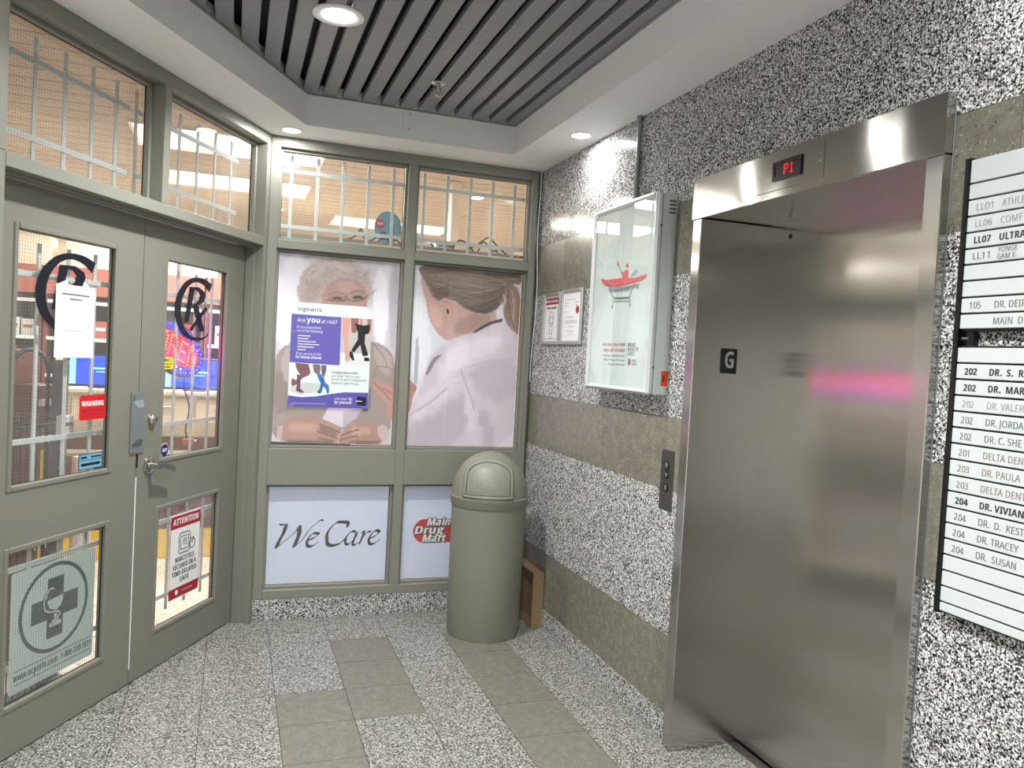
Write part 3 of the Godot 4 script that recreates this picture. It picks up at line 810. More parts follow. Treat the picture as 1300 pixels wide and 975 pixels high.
	# conduit feeding the light box
	var cd := thing("conduit", "thin grey conduit running from the ceiling down to the illuminated ad box", "conduit", Transform3D(Basis(), Vector3(0, 0, 1.258)))
	part(cd, "pipe", tube([Vector3(-0.012, 2.27, 0), Vector3(-0.012, H, 0)], 0.0105, 14), M.zinc)
	part_at(cd, "ceiling_collar", lathe([[0.0105, -0.012], [0.016, -0.01], [0.016, 0.0], [0.0105, 0.0]], 16, false), M.zinc, Vector3(-0.012, H, 0))

	var ca := thing("loose_cable", "thin pale cable hanging down the frame beside the granite wall", "cable", Transform3D())
	var ln := []
	for k in 26:
		var f := k / 25.0
		ln.append(Vector3(-0.012 - 0.012 * sin(f * 7.0) * sin(f * PI), lerpf(H - 0.002, 1.4, f), 0.018 + 0.012 * sin(f * 5.0)))
	part(ca, "cord", tube(ln, 0.0032, 6), M.bar)
	ca = thing("loose_cable", "thin dark cable beside the pale cable on the window frame", "cable", Transform3D())
	ln = []
	for k in 16:
		var f := k / 15.0
		ln.append(Vector3(-0.02 + 0.01 * sin(f * 5.0), lerpf(H - 0.002, 2.13, f), 0.01 + 0.004 * sin(f * 8.0)))
	part(ca, "cord", tube(ln, 0.0028, 6), M.zinc)

	# two snap frames
	picture_frame("paper notice with maroon heading, in the left of two small silver frames", Vector2(0.2985, 1.78), 0.262, 0.302, 0)
	picture_frame("paper certificate with red seal, in the right of two small silver frames", Vector2(0.5855, 1.783), 0.288, 0.306, 1)
	light_box()
	directory()


func finer(p: PackedVector2Array, n: int) -> PackedVector2Array:
	var o := PackedVector2Array()
	for k in p.size():
		for j in n:
			o.append(p[k].lerp(p[(k + 1) % p.size()], j / float(n)))
	return o


func picture_frame(label: String, at: Vector2, w: float, h: float, which: int) -> void:
	var f := thing("picture_frame", label, "frame", Transform3D(BE, Vector3(0, at.y, at.x)), "small silver frames")
	part_at(f, "backing", cb(Vector3(w - 0.01, h - 0.01, 0.008), 0.0), M.paper, Vector3(0, 0, 0.005))
	for v in [[-w / 2 + 0.011, 0.0, 0.022, h], [w / 2 - 0.011, 0.0, 0.022, h], [0.0, -h / 2 + 0.011, w - 0.044, 0.022], [0.0, h / 2 - 0.011, w - 0.044, 0.022]]:
		part_at(f, "frame_bar", cb(Vector3(v[2], v[3], 0.018), 0.006), M.alu, Vector3(v[0], v[1], 0.01))
	var sheet := part_at(f, "paper", cb(Vector3(w - 0.046, h - 0.046, 0.0012), 0.0), M.white, Vector3(0, 0, 0.0098))
	if which == 0:
		part_at(sheet, "dark_rule", ring_mesh(w - 0.07, h - 0.062, 0.002, 0.0006), M.ink, Vector3(0.002, 0.004, 0.001))
		part_at(sheet, "heading_band", cb(Vector3(w - 0.074, 0.036, 0.0008), 0.0), M.crimson, Vector3(0.002, 0.101, 0.001))
		text(sheet, "MEDICAL BUILDING", -0.088, 0.094, 0.176, 0.014, 0.0015, M.white, "bold")
		text(sheet, "Masks are required", -0.068, 0.058, 0.136, 0.012, 0.001, M.ink, "bold")
		var hd := [Vector3(-0.03, -0.02, 0.0012), Vector3(-0.032, 0.012, 0.0012), Vector3(-0.02, 0.034, 0.0012), Vector3(0, 0.042, 0.0012), Vector3(0.02, 0.034, 0.0012), Vector3(0.032, 0.012, 0.0012), Vector3(0.03, -0.02, 0.0012), Vector3(0.018, -0.04, 0.0012), Vector3(0, -0.046, 0.0012), Vector3(-0.018, -0.04, 0.0012), Vector3(-0.03, -0.02, 0.0012)]
		part(sheet, "face_outline", tube(hd, 0.0013, 5), M.ink)
		part(sheet, "mask_outline", tube([Vector3(-0.03, 0.006, 0.0012), Vector3(0, 0.012, 0.0012), Vector3(0.03, 0.006, 0.0012)], 0.0013, 5), M.ink)
		part(sheet, "strap_outline", tube([Vector3(-0.028, -0.018, 0.0012), Vector3(0, -0.03, 0.0012), Vector3(0.028, -0.018, 0.0012)], 0.0011, 5), M.ink)
		part(sheet, "shoulder_outline", tube([Vector3(-0.034, -0.05, 0.0012), Vector3(-0.02, -0.06, 0.0012), Vector3(-0.02, -0.09, 0.0012), Vector3(0.02, -0.09, 0.0012), Vector3(0.02, -0.06, 0.0012), Vector3(0.034, -0.05, 0.0012)], 0.0013, 5), M.ink)
		for y in [-0.106, -0.114]:
			part_at(sheet, "print_line", cb(Vector3(0.06, 0.002, 0.0005), 0.0), M.ink_grey, Vector3(0, y, 0.0008))
	else:
		part_at(sheet, "red_seal", lathe([[0.0, 0.001], [0.021, 0.001], [0.022, 0.0]], 24, true), M.crimson, Vector3(0.078, 0.038, 0.0006))
		for r in [[-0.02, 0.094, 0.14], [-0.07, 0.078, 0.05], [0.06, 0.078, 0.05], [-0.075, 0.064, 0.04], [0.06, 0.064, 0.04], [-0.08, 0.03, 0.03], [-0.02, 0.0, 0.1], [0.0, -0.022, 0.16], [0.0, -0.032, 0.15], [0.0, -0.052, 0.07], [0.0, -0.078, 0.1], [0.0, -0.094, 0.05]]:
			part_at(sheet, "print_line", cb(Vector3(r[2], 0.0022, 0.0005), 0.0), M.ink_grey if r[1] > 0.05 else M.ink_warm, Vector3(r[0], r[1], 0.0008))


func light_box() -> void:
	var z0 := 0.993
	var z1 := 1.622
	var y0 := 1.416
	var y1 := 2.276
	var w := z1 - z0
	var h := y1 - y0
	var b := thing("ad_light_box", "silver wall box with a pale poster of a red kayaker on a hospital stretcher", "light box", Transform3D(BE, Vector3(0, (y0 + y1) / 2, (z0 + z1) / 2)))
	part_at(b, "casing", cb(Vector3(w - 0.006, h - 0.006, 0.066), 0.003), M.alu_light, Vector3(0, 0, 0.033))
	for v in [[-w / 2 + 0.0125, 0.0, 0.025, h], [w / 2 - 0.0125, 0.0, 0.025, h], [0.0, -h / 2 + 0.0125, w - 0.05, 0.025], [0.0, h / 2 - 0.0125, w - 0.05, 0.025]]:
		part_at(b, "frame_bar", cb(Vector3(v[2], v[3], 0.034), 0.011), M.alu_light, Vector3(v[0], v[1], 0.083))
	var pr := print_material(PRINT_KAYAK, 512, 736)
	var pw := w - 0.046
	var ph := h - 0.046
	var sh := part_at(b, "poster", print_sheet(pw, ph, 0.002), pr, Vector3(0, 0, 0.083))
	var gl := part_at(b, "cover_pane", cb(Vector3(pw, ph, 0.002), 0.0), M.glass, Vector3(0, 0, 0.09))
	gl.set_meta("label", "clear glossy cover sheet")
	var px := func(u: float) -> float: return (u - 0.5) * pw
	var py := func(v: float) -> float: return (0.5 - v) * ph
	var tx := [["HOW WILL YOU SPEND", 0.222, 0.775, 0.4, 0.014, M.crimson, "bold"], ["YOUR LAST 10 YEARS?", 0.24, 0.807, 0.385, 0.014, M.crimson, "bold"], ["MAKE", 0.668, 0.777, 0.12, 0.017, M.ink, "bold"], ["HEALTH", 0.668, 0.801, 0.165, 0.017, M.ink, "bold"], ["LAST.", 0.668, 0.825, 0.115, 0.017, M.ink, "bold"],
		["The average Canadian will spend", 0.235, 0.834, 0.385, 0.009, M.ink_grey, "sans"], ["their last ten years in sickness.", 0.262, 0.858, 0.36, 0.009, M.ink_grey, "sans"], ["Change your future now.", 0.333, 0.882, 0.29, 0.009, M.ink_grey, "sans"], ["HEART &", 0.735, 0.853, 0.075, 0.006, M.ink_grey, "sans"], ["STROKE", 0.735, 0.864, 0.075, 0.006, M.crimson, "sans"], ["FOUNDATION", 0.735, 0.876, 0.085, 0.005, M.ink_grey, "bold"]]
	for t in tx:
		text(sh, t[0], px.call(t[1]), py.call(t[2]), t[3] * pw, t[4], 0.0012, t[5], t[6])
	part_at(sh, "divider_line", cb(Vector3(0.0015, 0.127 * ph, 0.0005), 0.0), M.ink_grey, Vector3(px.call(0.646), py.call(0.818), 0.0013))
	var pin := MB.new()
	pin.prism_xy(PackedVector2Array([Vector2(0, -0.02), Vector2(0.011, -0.002), Vector2(0.012, 0.006), Vector2(0.007, 0.014), Vector2(0, 0.016), Vector2(-0.007, 0.014), Vector2(-0.012, 0.006), Vector2(-0.011, -0.002)]), 0.0, 0.0006)
	var pn := part_at(sh, "pin_logo", pin.mesh(), M.ink, Vector3(px.call(0.7), py.call(0.86), 0.0012))
	part_at(pn, "pin_heart", lathe([[0.0, 0.0004], [0.006, 0.0004], [0.0062, 0.0]], 16, true), M.crimson, Vector3(0, 0.004, 0.0006))
	# furniture on the right side of the casing (that side looks towards +x of the box)
	for k in 4:
		part_at(b, "vent_slot", cb(Vector3(0.002, 0.005, 0.03), 0.0), M.black, Vector3(w / 2 - 0.002, y_of(b, 2.236 - 0.0165 * k), 0.026))
	var ol := part_at(b, "orange_label", cb(Vector3(0.002, 0.064, 0.03), 0.0), mat(Color(0.85, 0.3, 0.08), 0.5), Vector3(w / 2 - 0.002, y_of(b, 1.49), 0.018))
	part_at(ol, "label_mark", cb(Vector3(0.001, 0.03, 0.006), 0.0), M.ink, Vector3(0.0014, 0.0, 0.003))
	part_at(b, "rating_label", cb(Vector3(0.002, 0.066, 0.016), 0.0), M.sign_pale, Vector3(w / 2 - 0.002, y_of(b, 1.488), 0.046))
	for y in [2.13, 1.535]:
		var sc := part_at(b, "screw", lathe([[0.0, 0.0015], [0.004, 0.001], [0.0045, 0.0]], 12, true), M.ink, Vector3(w / 2 - 0.0005, y_of(b, y), 0.076))
		sc.rotation.y = PI / 2


func y_of(n: Node3D, y: float) -> float:
	return y - n.position.y


func directory() -> void:
	var z0 := 3.046
	var wd := 0.66
	var d := thing("tenant_directory", "black framed tenant directory of pale name strips on the granite wall", "directory", Transform3D(BE, Vector3(0, 0.96, z0)))
	part_at(d, "side_rail", cb(Vector3(0.014, 1.14, 0.04), 0.003), M.black_gloss, Vector3(0.007, 0.57, 0.02))
	part_at(d, "side_rail", cb(Vector3(0.014, 1.14, 0.04), 0.003), M.black_gloss, Vector3(wd - 0.007, 0.57, 0.02))
	part_at(d, "back_board", cb(Vector3(wd - 0.028, 0.423, 0.02), 0.0), M.black, Vector3(wd / 2, 1.131 - 0.21 - 0.0, 0.015))
	part_at(d, "back_board", cb(Vector3(wd - 0.028, 0.672, 0.02), 0.0), M.black, Vector3(wd / 2, 0.338, 0.015))
	part_at(d, "hook_block", cb(Vector3(0.03, 0.042, 0.02), 0.002), M.black_gloss, Vector3(0.029, 0.6925, 0.012))
	part_at(d, "hook_block", cb(Vector3(0.018, 0.006, 0.006), 0.001), M.slate, Vector3(0.024, 0.6925, 0.024))
	var rows := [[2.034, 2.094, "", "", 0], [1.994, 2.034, "", "", 0], [1.953, 1.994, "LL01", "ATHLE", 2], [1.913, 1.953, "LL06", "COMF", 2], [1.873, 1.913, "LL07", "ULTRA", 0], [1.834, 1.873, "LL11", "YONGE|GAM X-", 1], [1.794, 1.834, "", "", 0], [1.753, 1.794, "", "", 0], [1.713, 1.753, "105", "DR. DEIR", 1], [1.674, 1.713, "", "MAIN  D", 1]]
	var lower := ["|", "202|DR.  S.  RO|0", "202|DR.  MARL|0", "202|DR. VALER|2", "202|DR. JORDA|1", "202|DR. C. SHE|1", "201|DELTA DEN|3", "203|DR. PAULA|3", "203|DELTA DENT|3", "204|DR. VIVIAN V|0", "204|DR.  D.  KEST|1", "204|DR. TRACEY|1", "204|DR.  SUSAN|1", "|", "|", "|"]
	for k in lower.size():
		var q: PackedStringArray = lower[k].split("|")
		rows.append([1.631 - 0.04 * (k + 1), 1.631 - 0.04 * k, q[0], q[1], int(q[2]) if q.size() > 2 else 0])
	rows.append([0.966, 0.991, "", "", 0])
	var inks := [M.ink, M.ink_grey, M.ink_pale, M.ink_warm]
	for r in rows:
		var hh: float = r[1] - r[0]
		var st := part_at(d, "name_strip", cb(Vector3(wd - 0.03, hh - 0.0045, 0.01), 0.0012), M.strip, Vector3(wd / 2, (r[0] + r[1]) / 2 - 0.96, 0.03))
		var x0 := -(wd - 0.03) / 2 + 0.004
		if r[2] != "":
			text(st, r[2], x0 + 0.02, -0.0085, 0.0 if r[2].length() < 4 else 0.045, 0.0165, 0.0052, inks[r[4]], "bold" if r[4] == 0 else "sans")
		var lines: PackedStringArray = r[3].split("|")
		for i in lines.size():
			if lines[i] == "":
				continue
			if lines.size() == 1:
				text(st, lines[i], x0 + 0.088, -0.0085, 0, 0.0165, 0.0052, inks[r[4]], "bold" if r[4] == 0 else "sans")
			else:
				text(st, lines[i], x0 + 0.086, 0.003 - 0.0165 * i, 0, 0.0125, 0.0052, inks[r[4]], "sans")


# ---------------------------------------------------------------- prints behind the shop windows

func window_prints() -> void:
	for a in [[-1.1795, 0.684, "photo print of a white-haired woman with clasped hands behind the left shop window", PRINT_WOMAN], [-0.4135, 0.679, "photo print of a fair-haired nurse seen from behind in the right shop window", PRINT_NURSE]]:
		var p := thing("window_poster", a[2], "poster", Transform3D(Basis(), Vector3(a[0], 1.5235, -0.072)), "posters behind the shop windows")
		part(p, "print", print_sheet(a[1], 1.079, 0.003), print_material(a[3], 512, 800, 1.8, true))
	# taped poster on the glass
	var w := 0.452
	var h := 0.59
	var s := thing("taped_poster", "purple and white stockings poster taped to the glass over the photo print", "poster", Transform3D(Basis(), Vector3(-1.2145, 1.4965, -0.054)))
	part(s, "sheet", print_sheet(w, h, 0.0012), print_material(PRINT_SOCKS, 600, 784))
	var lines := [["sigvaris", 0.077, 0.079, 0.29, 0.022, M.ink, "sans"], ["Are", 0.074, 0.187, 0.098, 0.022, M.white, "sans"], ["you", 0.186, 0.187, 0.165, 0.03, M.white, "bold"], ["at risk?", 0.368, 0.187, 0.195, 0.022, M.white, "sans"], ["Do you experience", 0.072, 0.246, 0.295, 0.015, M.white, "sans"], ["any of the following:", 0.073, 0.282, 0.32, 0.015, M.white, "sans"],
		["If so, you are at risk", 0.076, 0.502, 0.305, 0.016, M.white, "sans"], ["for venous disease", 0.073, 0.535, 0.315, 0.016, M.white, "bold"], ["Compression socks", 0.522, 0.666, 0.328, 0.014, M.ink_grey, "bold"], ["can help! Talk to your", 0.522, 0.701, 0.364, 0.014, M.ink_grey, "sans"], ["doctor to see if compression", 0.521, 0.735, 0.448, 0.014, M.ink_grey, "sans"], ["socks are right for you.", 0.523, 0.77, 0.352, 0.014, M.ink_grey, "sans"], ["Live your life", 0.575, 0.923, 0.222, 0.016, M.white, "sans"], ["Be yourself.", 0.577, 0.959, 0.22, 0.016, M.white, "bold"]]
	for t in lines:
		text(s, t[0], (t[1] - 0.5) * w, (0.5 - t[2]) * h, t[3] * w, t[4], 0.0007, t[5], t[6])
	for k in 6:
		part_at(s, "print_line", cb(Vector3([0.07, 0.06, 0.1, 0.12, 0.09, 0.045][k], 0.005, 0.0006), 0.0), M.white, Vector3(-0.5 * w + 0.04 + [0.035, 0.03, 0.05, 0.06, 0.045, 0.0225][k], (0.5 - 0.317 - 0.0268 * k) * h, 0.0008))
	part_at(s, "print_line", cb(Vector3(0.19, 0.0025, 0.0006), 0.0), M.sign_pale, Vector3(-0.11, -0.275, 0.0008))
	part_at(s, "print_line", cb(Vector3(0.035, 0.005, 0.0006), 0.0), M.white, Vector3(0.173, -0.253, 0.0008))
	for p in [[-0.21, 0.286], [0.208, 0.286], [-0.21, -0.286], [0.205, -0.286], [-0.218, 0.13]]:
		part_at(s, "tape", cb(Vector3(0.035, 0.014, 0.0008), 0.0), M.glass, Vector3(p[0], p[1], 0.0012))

	# lower windows
	var lo := thing("window_sign", "pale blue sign with the script words We Care in the lower left window", "sign", Transform3D(Basis(), Vector3(-1.179, 0.467, -0.072)))
	part(lo, "sheet", cb(Vector3(0.684, 0.562, 0.003), 0.0), M.backlit_white)
	we_care(lo)
	lo = thing("window_sign", "pale blue sign with a red pill logo, half hidden by the litter bin", "sign", Transform3D(Basis(), Vector3(-0.4135, 0.467, -0.072)))
	part(lo, "sheet", cb(Vector3(0.679, 0.562, 0.003), 0.0), M.backlit_white)
	# pill logo: white rim, red pill, italic white words with black shadow
	var pill := func(x0: float, x1: float, r: float) -> PackedVector2Array:
		var p := PackedVector2Array()
		for k in 17:
			var an := PI / 2 + PI * k / 16.0
			p.append(Vector2(x0 + r + cos(an) * r, sin(an) * r))
		for k in 17:
			var an := -PI / 2 + PI * k / 16.0
			p.append(Vector2(x1 - r + cos(an) * r, sin(an) * r))
		return p
	var lg := Node3D.new()
	lg.name = "pill_logo"
	lo.add_child(lg)
	lg.position = Vector3(-0.268, 0.004, 0.0015)
	var mb := MB.new()
	mb.prism_xy(pill.call(-0.003, 0.4, 0.077), 0.0, 0.0004)
	part(lg, "white_rim", mb.mesh(), M.white)
	mb = MB.new()
	mb.prism_xy(pill.call(0.001, 0.396, 0.072), 0.0004, 0.0008)
	part(lg, "red_pill", mb.mesh(), M.red)
	for t in [["Main", 0.085, 0.032, 0.14], ["Drug", 0.012, -0.017, 0.175], ["Mart", 0.06, -0.068, 0.14]]:
		var k := 0
		for o in [[0.007, -0.007], [-0.004, 0.004], [0.006, 0.003], [-0.004, -0.004], [-0.0012, 0.0], [0.0012, 0.0]]:
			text(lg, t[0], t[1] + o[0], t[2] + o[1], t[3], 0.046, 0.0008 + 0.0002 * k, M.ink if k < 4 else M.white, "bold", 0.22, 0.0002)
			k += 1


func we_care(parent: Node3D) -> void:
	# broad-pen script: each stroke is a curve swept by a nib held at a fixed slant
	var strokes := [
		[[0.03, 0.40, 0.06, 0.385], 0.006], [[0.055, 0.392, 0.105, 0.395], 0.004],
		[[0.092, 0.392, 0.075, 0.30, 0.035, 0.2, 0.012, 0.115], 0.02],
		[[0.012, 0.115, 0.09, 0.2, 0.17, 0.29, 0.212, 0.375], 0.005],
		[[0.212, 0.375, 0.215, 0.28, 0.195, 0.2, 0.172, 0.12], 0.02],
		[[0.172, 0.12, 0.24, 0.2, 0.31, 0.33, 0.375, 0.405, 0.41, 0.44, 0.435, 0.43], 0.006],
		[[0.30, 0.2, 0.36, 0.23, 0.395, 0.27, 0.37, 0.282, 0.335, 0.275, 0.295, 0.205, 0.29, 0.155, 0.305, 0.125, 0.345, 0.13, 0.395, 0.175], 0.011],
		[[0.665, 0.35, 0.67, 0.385, 0.66, 0.405, 0.62, 0.41, 0.55, 0.4, 0.48, 0.29, 0.475, 0.2, 0.485, 0.145, 0.53, 0.125, 0.60, 0.15, 0.655, 0.22], 0.014],
		[[0.745, 0.285, 0.71, 0.295, 0.66, 0.23, 0.65, 0.17, 0.665, 0.135, 0.70, 0.15, 0.745, 0.22, 0.757, 0.285], 0.01],
		[[0.757, 0.285, 0.735, 0.2, 0.722, 0.14, 0.74, 0.125, 0.775, 0.155], 0.01],
		[[0.80, 0.27, 0.825, 0.29, 0.815, 0.23, 0.785, 0.13], 0.012], [[0.80, 0.19, 0.845, 0.265, 0.875, 0.29, 0.888, 0.28], 0.008],
		[[0.885, 0.2, 0.93, 0.225, 0.975, 0.275, 0.955, 0.298, 0.92, 0.285, 0.88, 0.21, 0.878, 0.16, 0.895, 0.13, 0.935, 0.14, 0.985, 0.19], 0.011],
	]
	var x0 := -0.294
	var y0 := -0.13
	for s in strokes:
		var pts := []
		var c: Array = s[0]
		for k in c.size() / 2:
			pts.append(Vector3(x0 + c[2 * k] * 0.605, y0 + c[2 * k + 1] * 0.48 - 0.0, 0.0016))
		var fine := spline(pts, 10)
		var mb := MB.new()
		var nib: Vector3 = Vector3(cos(deg_to_rad(38)), sin(deg_to_rad(38)), 0) * s[1] * 0.8
		var thin := Vector3(-0.4, 0.9, 0) * 0.0019
		for k in fine.size() - 1:
			var a: Vector3 = fine[k]
			var b: Vector3 = fine[k + 1]
			var f0 := minf(1.0, minf(k + 1.0, fine.size() - k) / 4.0)
			var f1 := minf(1.0, minf(k + 2.0, fine.size() - k - 1.0) / 4.0)
			mb.flat_hull([a + nib * f0 + thin, a - nib * f0 - thin, b + nib * f1 + thin, b - nib * f1 - thin, a + nib * f0 - thin, b - nib * f1 + thin], 0.0016, 0.0022)
		part(parent, "script_stroke", mb.mesh(), M.ink)


# ---------------------------------------------------------------- stickers on the doors

const EMBLEM := {"letter_c": [[0.153, 0.132, 0.094, 0.153, 0.018, 0.156, -0.053, 0.14, -0.11, 0.1, -0.149, 0.046, -0.16, -0.006, -0.149, -0.06, -0.118, -0.105, -0.064, -0.141, 0.006, -0.158, 0.076, -0.154, 0.123, -0.137, 0.15, -0.104, 0.115, -0.129, 0.075, -0.142, 0.004, -0.14, -0.05, -0.118, -0.089, -0.078, -0.108, -0.028, -0.102, 0.041, -0.058, 0.103, 0.008, 0.134, 0.08, 0.124, 0.135, 0.09]], "letter_r": [[-0.042, 0.102, 0.003, 0.097, -0.037, -0.067, -0.074, -0.068], [-0.042, 0.103, 0.041, 0.108, 0.091, 0.088, 0.1, 0.067, 0.086, 0.039, 0.051, 0.023, -0.006, 0.012, 0.002, 0.024, 0.02, 0.03, 0.042, 0.046, 0.048, 0.071, 0.027, 0.089, -0.006, 0.093], [-0.01, 0.015, 0.038, 0.019, 0.102, -0.106, 0.056, -0.111]], "letter_x": [[0.105, 0.019, 0.124, 0.006, -0.011, -0.112, -0.029, -0.102]]}


func sheet_on_door(called: String, label: String, category: String, s: float, y: float, w: float, h: float, m: Material, roll := 0.0, o := REC + 0.0142, corner := 0.012) -> Node3D:
	var n := thing(called, label, category, Transform3D(BD * Basis(Vector3(0, 0, 1), deg_to_rad(roll)), dpt(s, y, o)))
	var mb := MB.new()
	mb.prism_xy(rounded(w, h, minf(corner, h * 0.12)), -0.0004, 0.0004)
	part(n, "sheet", mb.mesh(), m)
	return n


func door_stickers() -> void:
	for a in [[0.492, "right"], [1.348, "left"]]:
		var n := thing("glass_decal", "dark navy round pharmacy emblem on the glass of the %s door" % a[1], "decal", Transform3D(BD, dpt(a[0], 1.7, REC + 0.0143)), "pharmacy emblems on the doors")
		for letter in EMBLEM:
			var mb := MB.new()
			for flat in EMBLEM[letter]:
				var pts := PackedVector2Array()
				for k in flat.size() / 2:
					pts.append(Vector2(flat[2 * k], flat[2 * k + 1]))
				mb.prism_xy(chaikin_open(pts) if letter == "letter_c" else pts, -0.0005, 0.0005)
			part(n, letter, mb.mesh(), M.decal_navy)

	var p := sheet_on_door("paper_notice", "white paper notice taped over the emblem on the left door", "notice", 1.3, 1.592, 0.212, 0.28, M.paper, 0.0, REC + 0.0125, 0.001)
	for r in [[0.0, 0.104, 0.15, 0.006], [0.0, 0.086, 0.07, 0.006], [0.0, -0.036, 0.13, 0.0015]]:
		part_at(p, "print_line", cb(Vector3(r[2], r[3], 0.0005), 0.0), M.ink_grey, Vector3(r[0], r[1], 0.0006))
	for q in [[-0.07, 0.142, 24], [0.06, 0.14, -28], [0.09, 0.1, 40]]:
		var tp := part_at(p, "tape", cb(Vector3(0.05, 0.016, 0.0006), 0.0), M.white, Vector3(q[0], q[1], 0.0008))
		tp.rotation.z = deg_to_rad(q[2])

	p = sheet_on_door("warning_sticker", "red WARNING sticker in the corner of the left door's glass", "sticker", 1.183, 1.252, 0.15, 0.1, M.red, 0.0)
	text(p, "WARNING", -0.064, 0.006, 0.128, 0.02, 0.0005, M.white, "bold")
	for r in [[0.0, -0.012, 0.12], [0.0, -0.024, 0.075]]:
		part_at(p, "print_line", cb(Vector3(r[2], 0.006, 0.0005), 0.0), M.crimson, Vector3(r[0], r[1], 0.0006))

	p = sheet_on_door("blue_sticker", "small pale blue sticker at the bottom of the left door's glass", "sticker", 1.183, 1.033, 0.138, 0.064, M.sky_blue)
	part_at(p, "dark_rim", ring_mesh(0.138, 0.064, 0.003, 0.0006), M.ink, Vector3(0, 0, 0.0005))
	part_at(p, "divider_line", cb(Vector3(0.13, 0.002, 0.0005), 0.0), M.ink, Vector3(0, 0.006, 0.0006))
	for r in [[-0.04, 0.017, 0.035, 0.008], [0.03, 0.017, 0.06, 0.006], [0.0, -0.012, 0.11, 0.011]]:
		part_at(p, "print_line", cb(Vector3(r[2], r[3], 0.0005), 0.0), M.decal_navy, Vector3(r[0], r[1], 0.0006))

	p = sheet_on_door("smile_sticker", "small yellow camera sticker on the right door's glass", "sticker", 0.688, 1.432, 0.085, 0.056, M.yellow)
	text(p, "SMILE", -0.036, 0.008, 0.05, 0.013, 0.0005, M.ink, "bold")
	text(p, "YOU'RE ON", -0.034, -0.008, 0.066, 0.008, 0.0005, M.ink, "bold")
	text(p, "CAMERA", -0.024, -0.022, 0.048, 0.008, 0.0005, M.ink, "bold")
	part_at(p, "smiley", lathe([[0.0072, 0.0], [0.0085, 0.0006], [0.0095, 0.0]], 20, true), M.ink, Vector3(0.029, 0.015, 0.0004))

	p = thing("alarm_sticker", "small blue octagon alarm sticker in the lower corner of the right door's glass", "sticker", Transform3D(BD, dpt(0.686, 1.024, REC + 0.0143)))
	for k in 2:
		var oct := PackedVector2Array()
		for i in 8:
			var an := TAU * (i + 0.5) / 8
			oct.append(Vector2(cos(an), sin(an)) * (0.034 - 0.003 * k))
		var mb := MB.new()
		mb.prism_xy(oct, -0.0004, 0.0002 + 0.0003 * k)
		part(p, ["white_rim", "blue_face"][k], mb.mesh(), [M.white, mat(Color(0.09, 0.12, 0.4), 0.4)][k])
	text(p, "ADT", -0.018, -0.008, 0.037, 0.016, 0.0006, M.white, "bold", 0.1)

	p = sheet_on_door("pharmacy_sign", "pale green-cross pharmacy sign leaning in the lower glass of the left door", "sign", 1.338, 0.438, 0.44, 0.452, M.sign_pale, 0.0, REC + 0.026)
	cross_sign(p)

	p = sheet_on_door("attention_sign", "white and crimson ATTENTION narcotics notice in the lower glass of the right door", "sign", 0.484, 0.485, 0.256, 0.415, M.white)
	var red_band := func(y: float, h: float, name_: String):
		part_at(p, name_, cb(Vector3(0.25, h, 0.0006), 0.0), M.crimson, Vector3(0, y, 0.0005))
	red_band.call(0.172, 0.062, "heading_band")
	red_band.call(-0.178, 0.05, "foot_band")
	for x in [-0.1255, 0.1255]:
		part_at(p, "edge_line", cb(Vector3(0.003, 0.36, 0.0006), 0.0), M.crimson, Vector3(x, 0, 0.0005))
	text(p, "ATTENTION", -0.108, 0.159, 0.215, 0.03, 0.0009, M.white, "bold")
	var lines := [["NARCOTICS", -0.08, -0.028, 0.16], ["SECURED IN A", -0.1, -0.062, 0.2], ["TIME-DELAYED", -0.104, -0.096, 0.21], ["SAFE", -0.036, -0.13, 0.075]]
	for l in lines:
		text(p, l[0], l[1], l[2], l[3], 0.024, 0.0005, M.ink, "bold")
	var safe := func(pts: Array, name_: String, r := 0.002):
		var v := []
		for q in pts:
			v.append(Vector3(q[0], q[1], 0.0008))
		part(p, name_, tube(v, r, 5), M.ink)
	safe.call([[-0.055, 0.02], [-0.055, 0.1], [-0.045, 0.112], [0.03, 0.112], [0.04, 0.1], [0.04, 0.02], [0.03, 0.012], [-0.045, 0.012], [-0.055, 0.02]], "safe_outline")
	safe.call([[-0.04, 0.03], [-0.04, 0.095], [0.025, 0.095], [0.025, 0.03], [-0.04, 0.03]], "safe_door")
	safe.call([[-0.022, 0.078], [0.012, 0.078]], "safe_line")
	safe.call([[-0.022, 0.066], [0.012, 0.066]], "safe_line")
	safe.call([[-0.022, 0.054], [0.012, 0.054]], "safe_line")
	var clock := []
	for k in 21:
		clock.append([0.058 + cos(TAU * k / 20) * 0.024, 0.045 + sin(TAU * k / 20) * 0.026])
	safe.call(clock, "clock_outline")
	safe.call([[0.05, 0.062], [0.058, 0.045], [0.07, 0.075]], "clock_hands")
	part_at(p, "foot_mark", lathe([[0.0, 0.0006], [0.012, 0.0006], [0.0125, 0.0]], 16, true), M.white, Vector3(-0.06, -0.178, 0.0006))
	part_at(p, "foot_line", cb(Vector3(0.09, 0.004, 0.0005), 0.0), M.sign_pale, Vector3(0.03, -0.178, 0.0009))


func chaikin_open(p: PackedVector2Array) -> PackedVector2Array:
	# smooths the two long sides of the letter, keeps its four end corners
	var keep := [0, 13, 14, p.size() - 1]
	var o := PackedVector2Array()
	for k in p.size():
		var a := p[k]
		var b := p[(k + 1) % p.size()]
		if k in keep:
			o.append(a)
		if k in [13, p.size() - 1]:
			continue
		o.append(a.lerp(b, 0.25))
		o.append(a.lerp(b, 0.75))
	return o


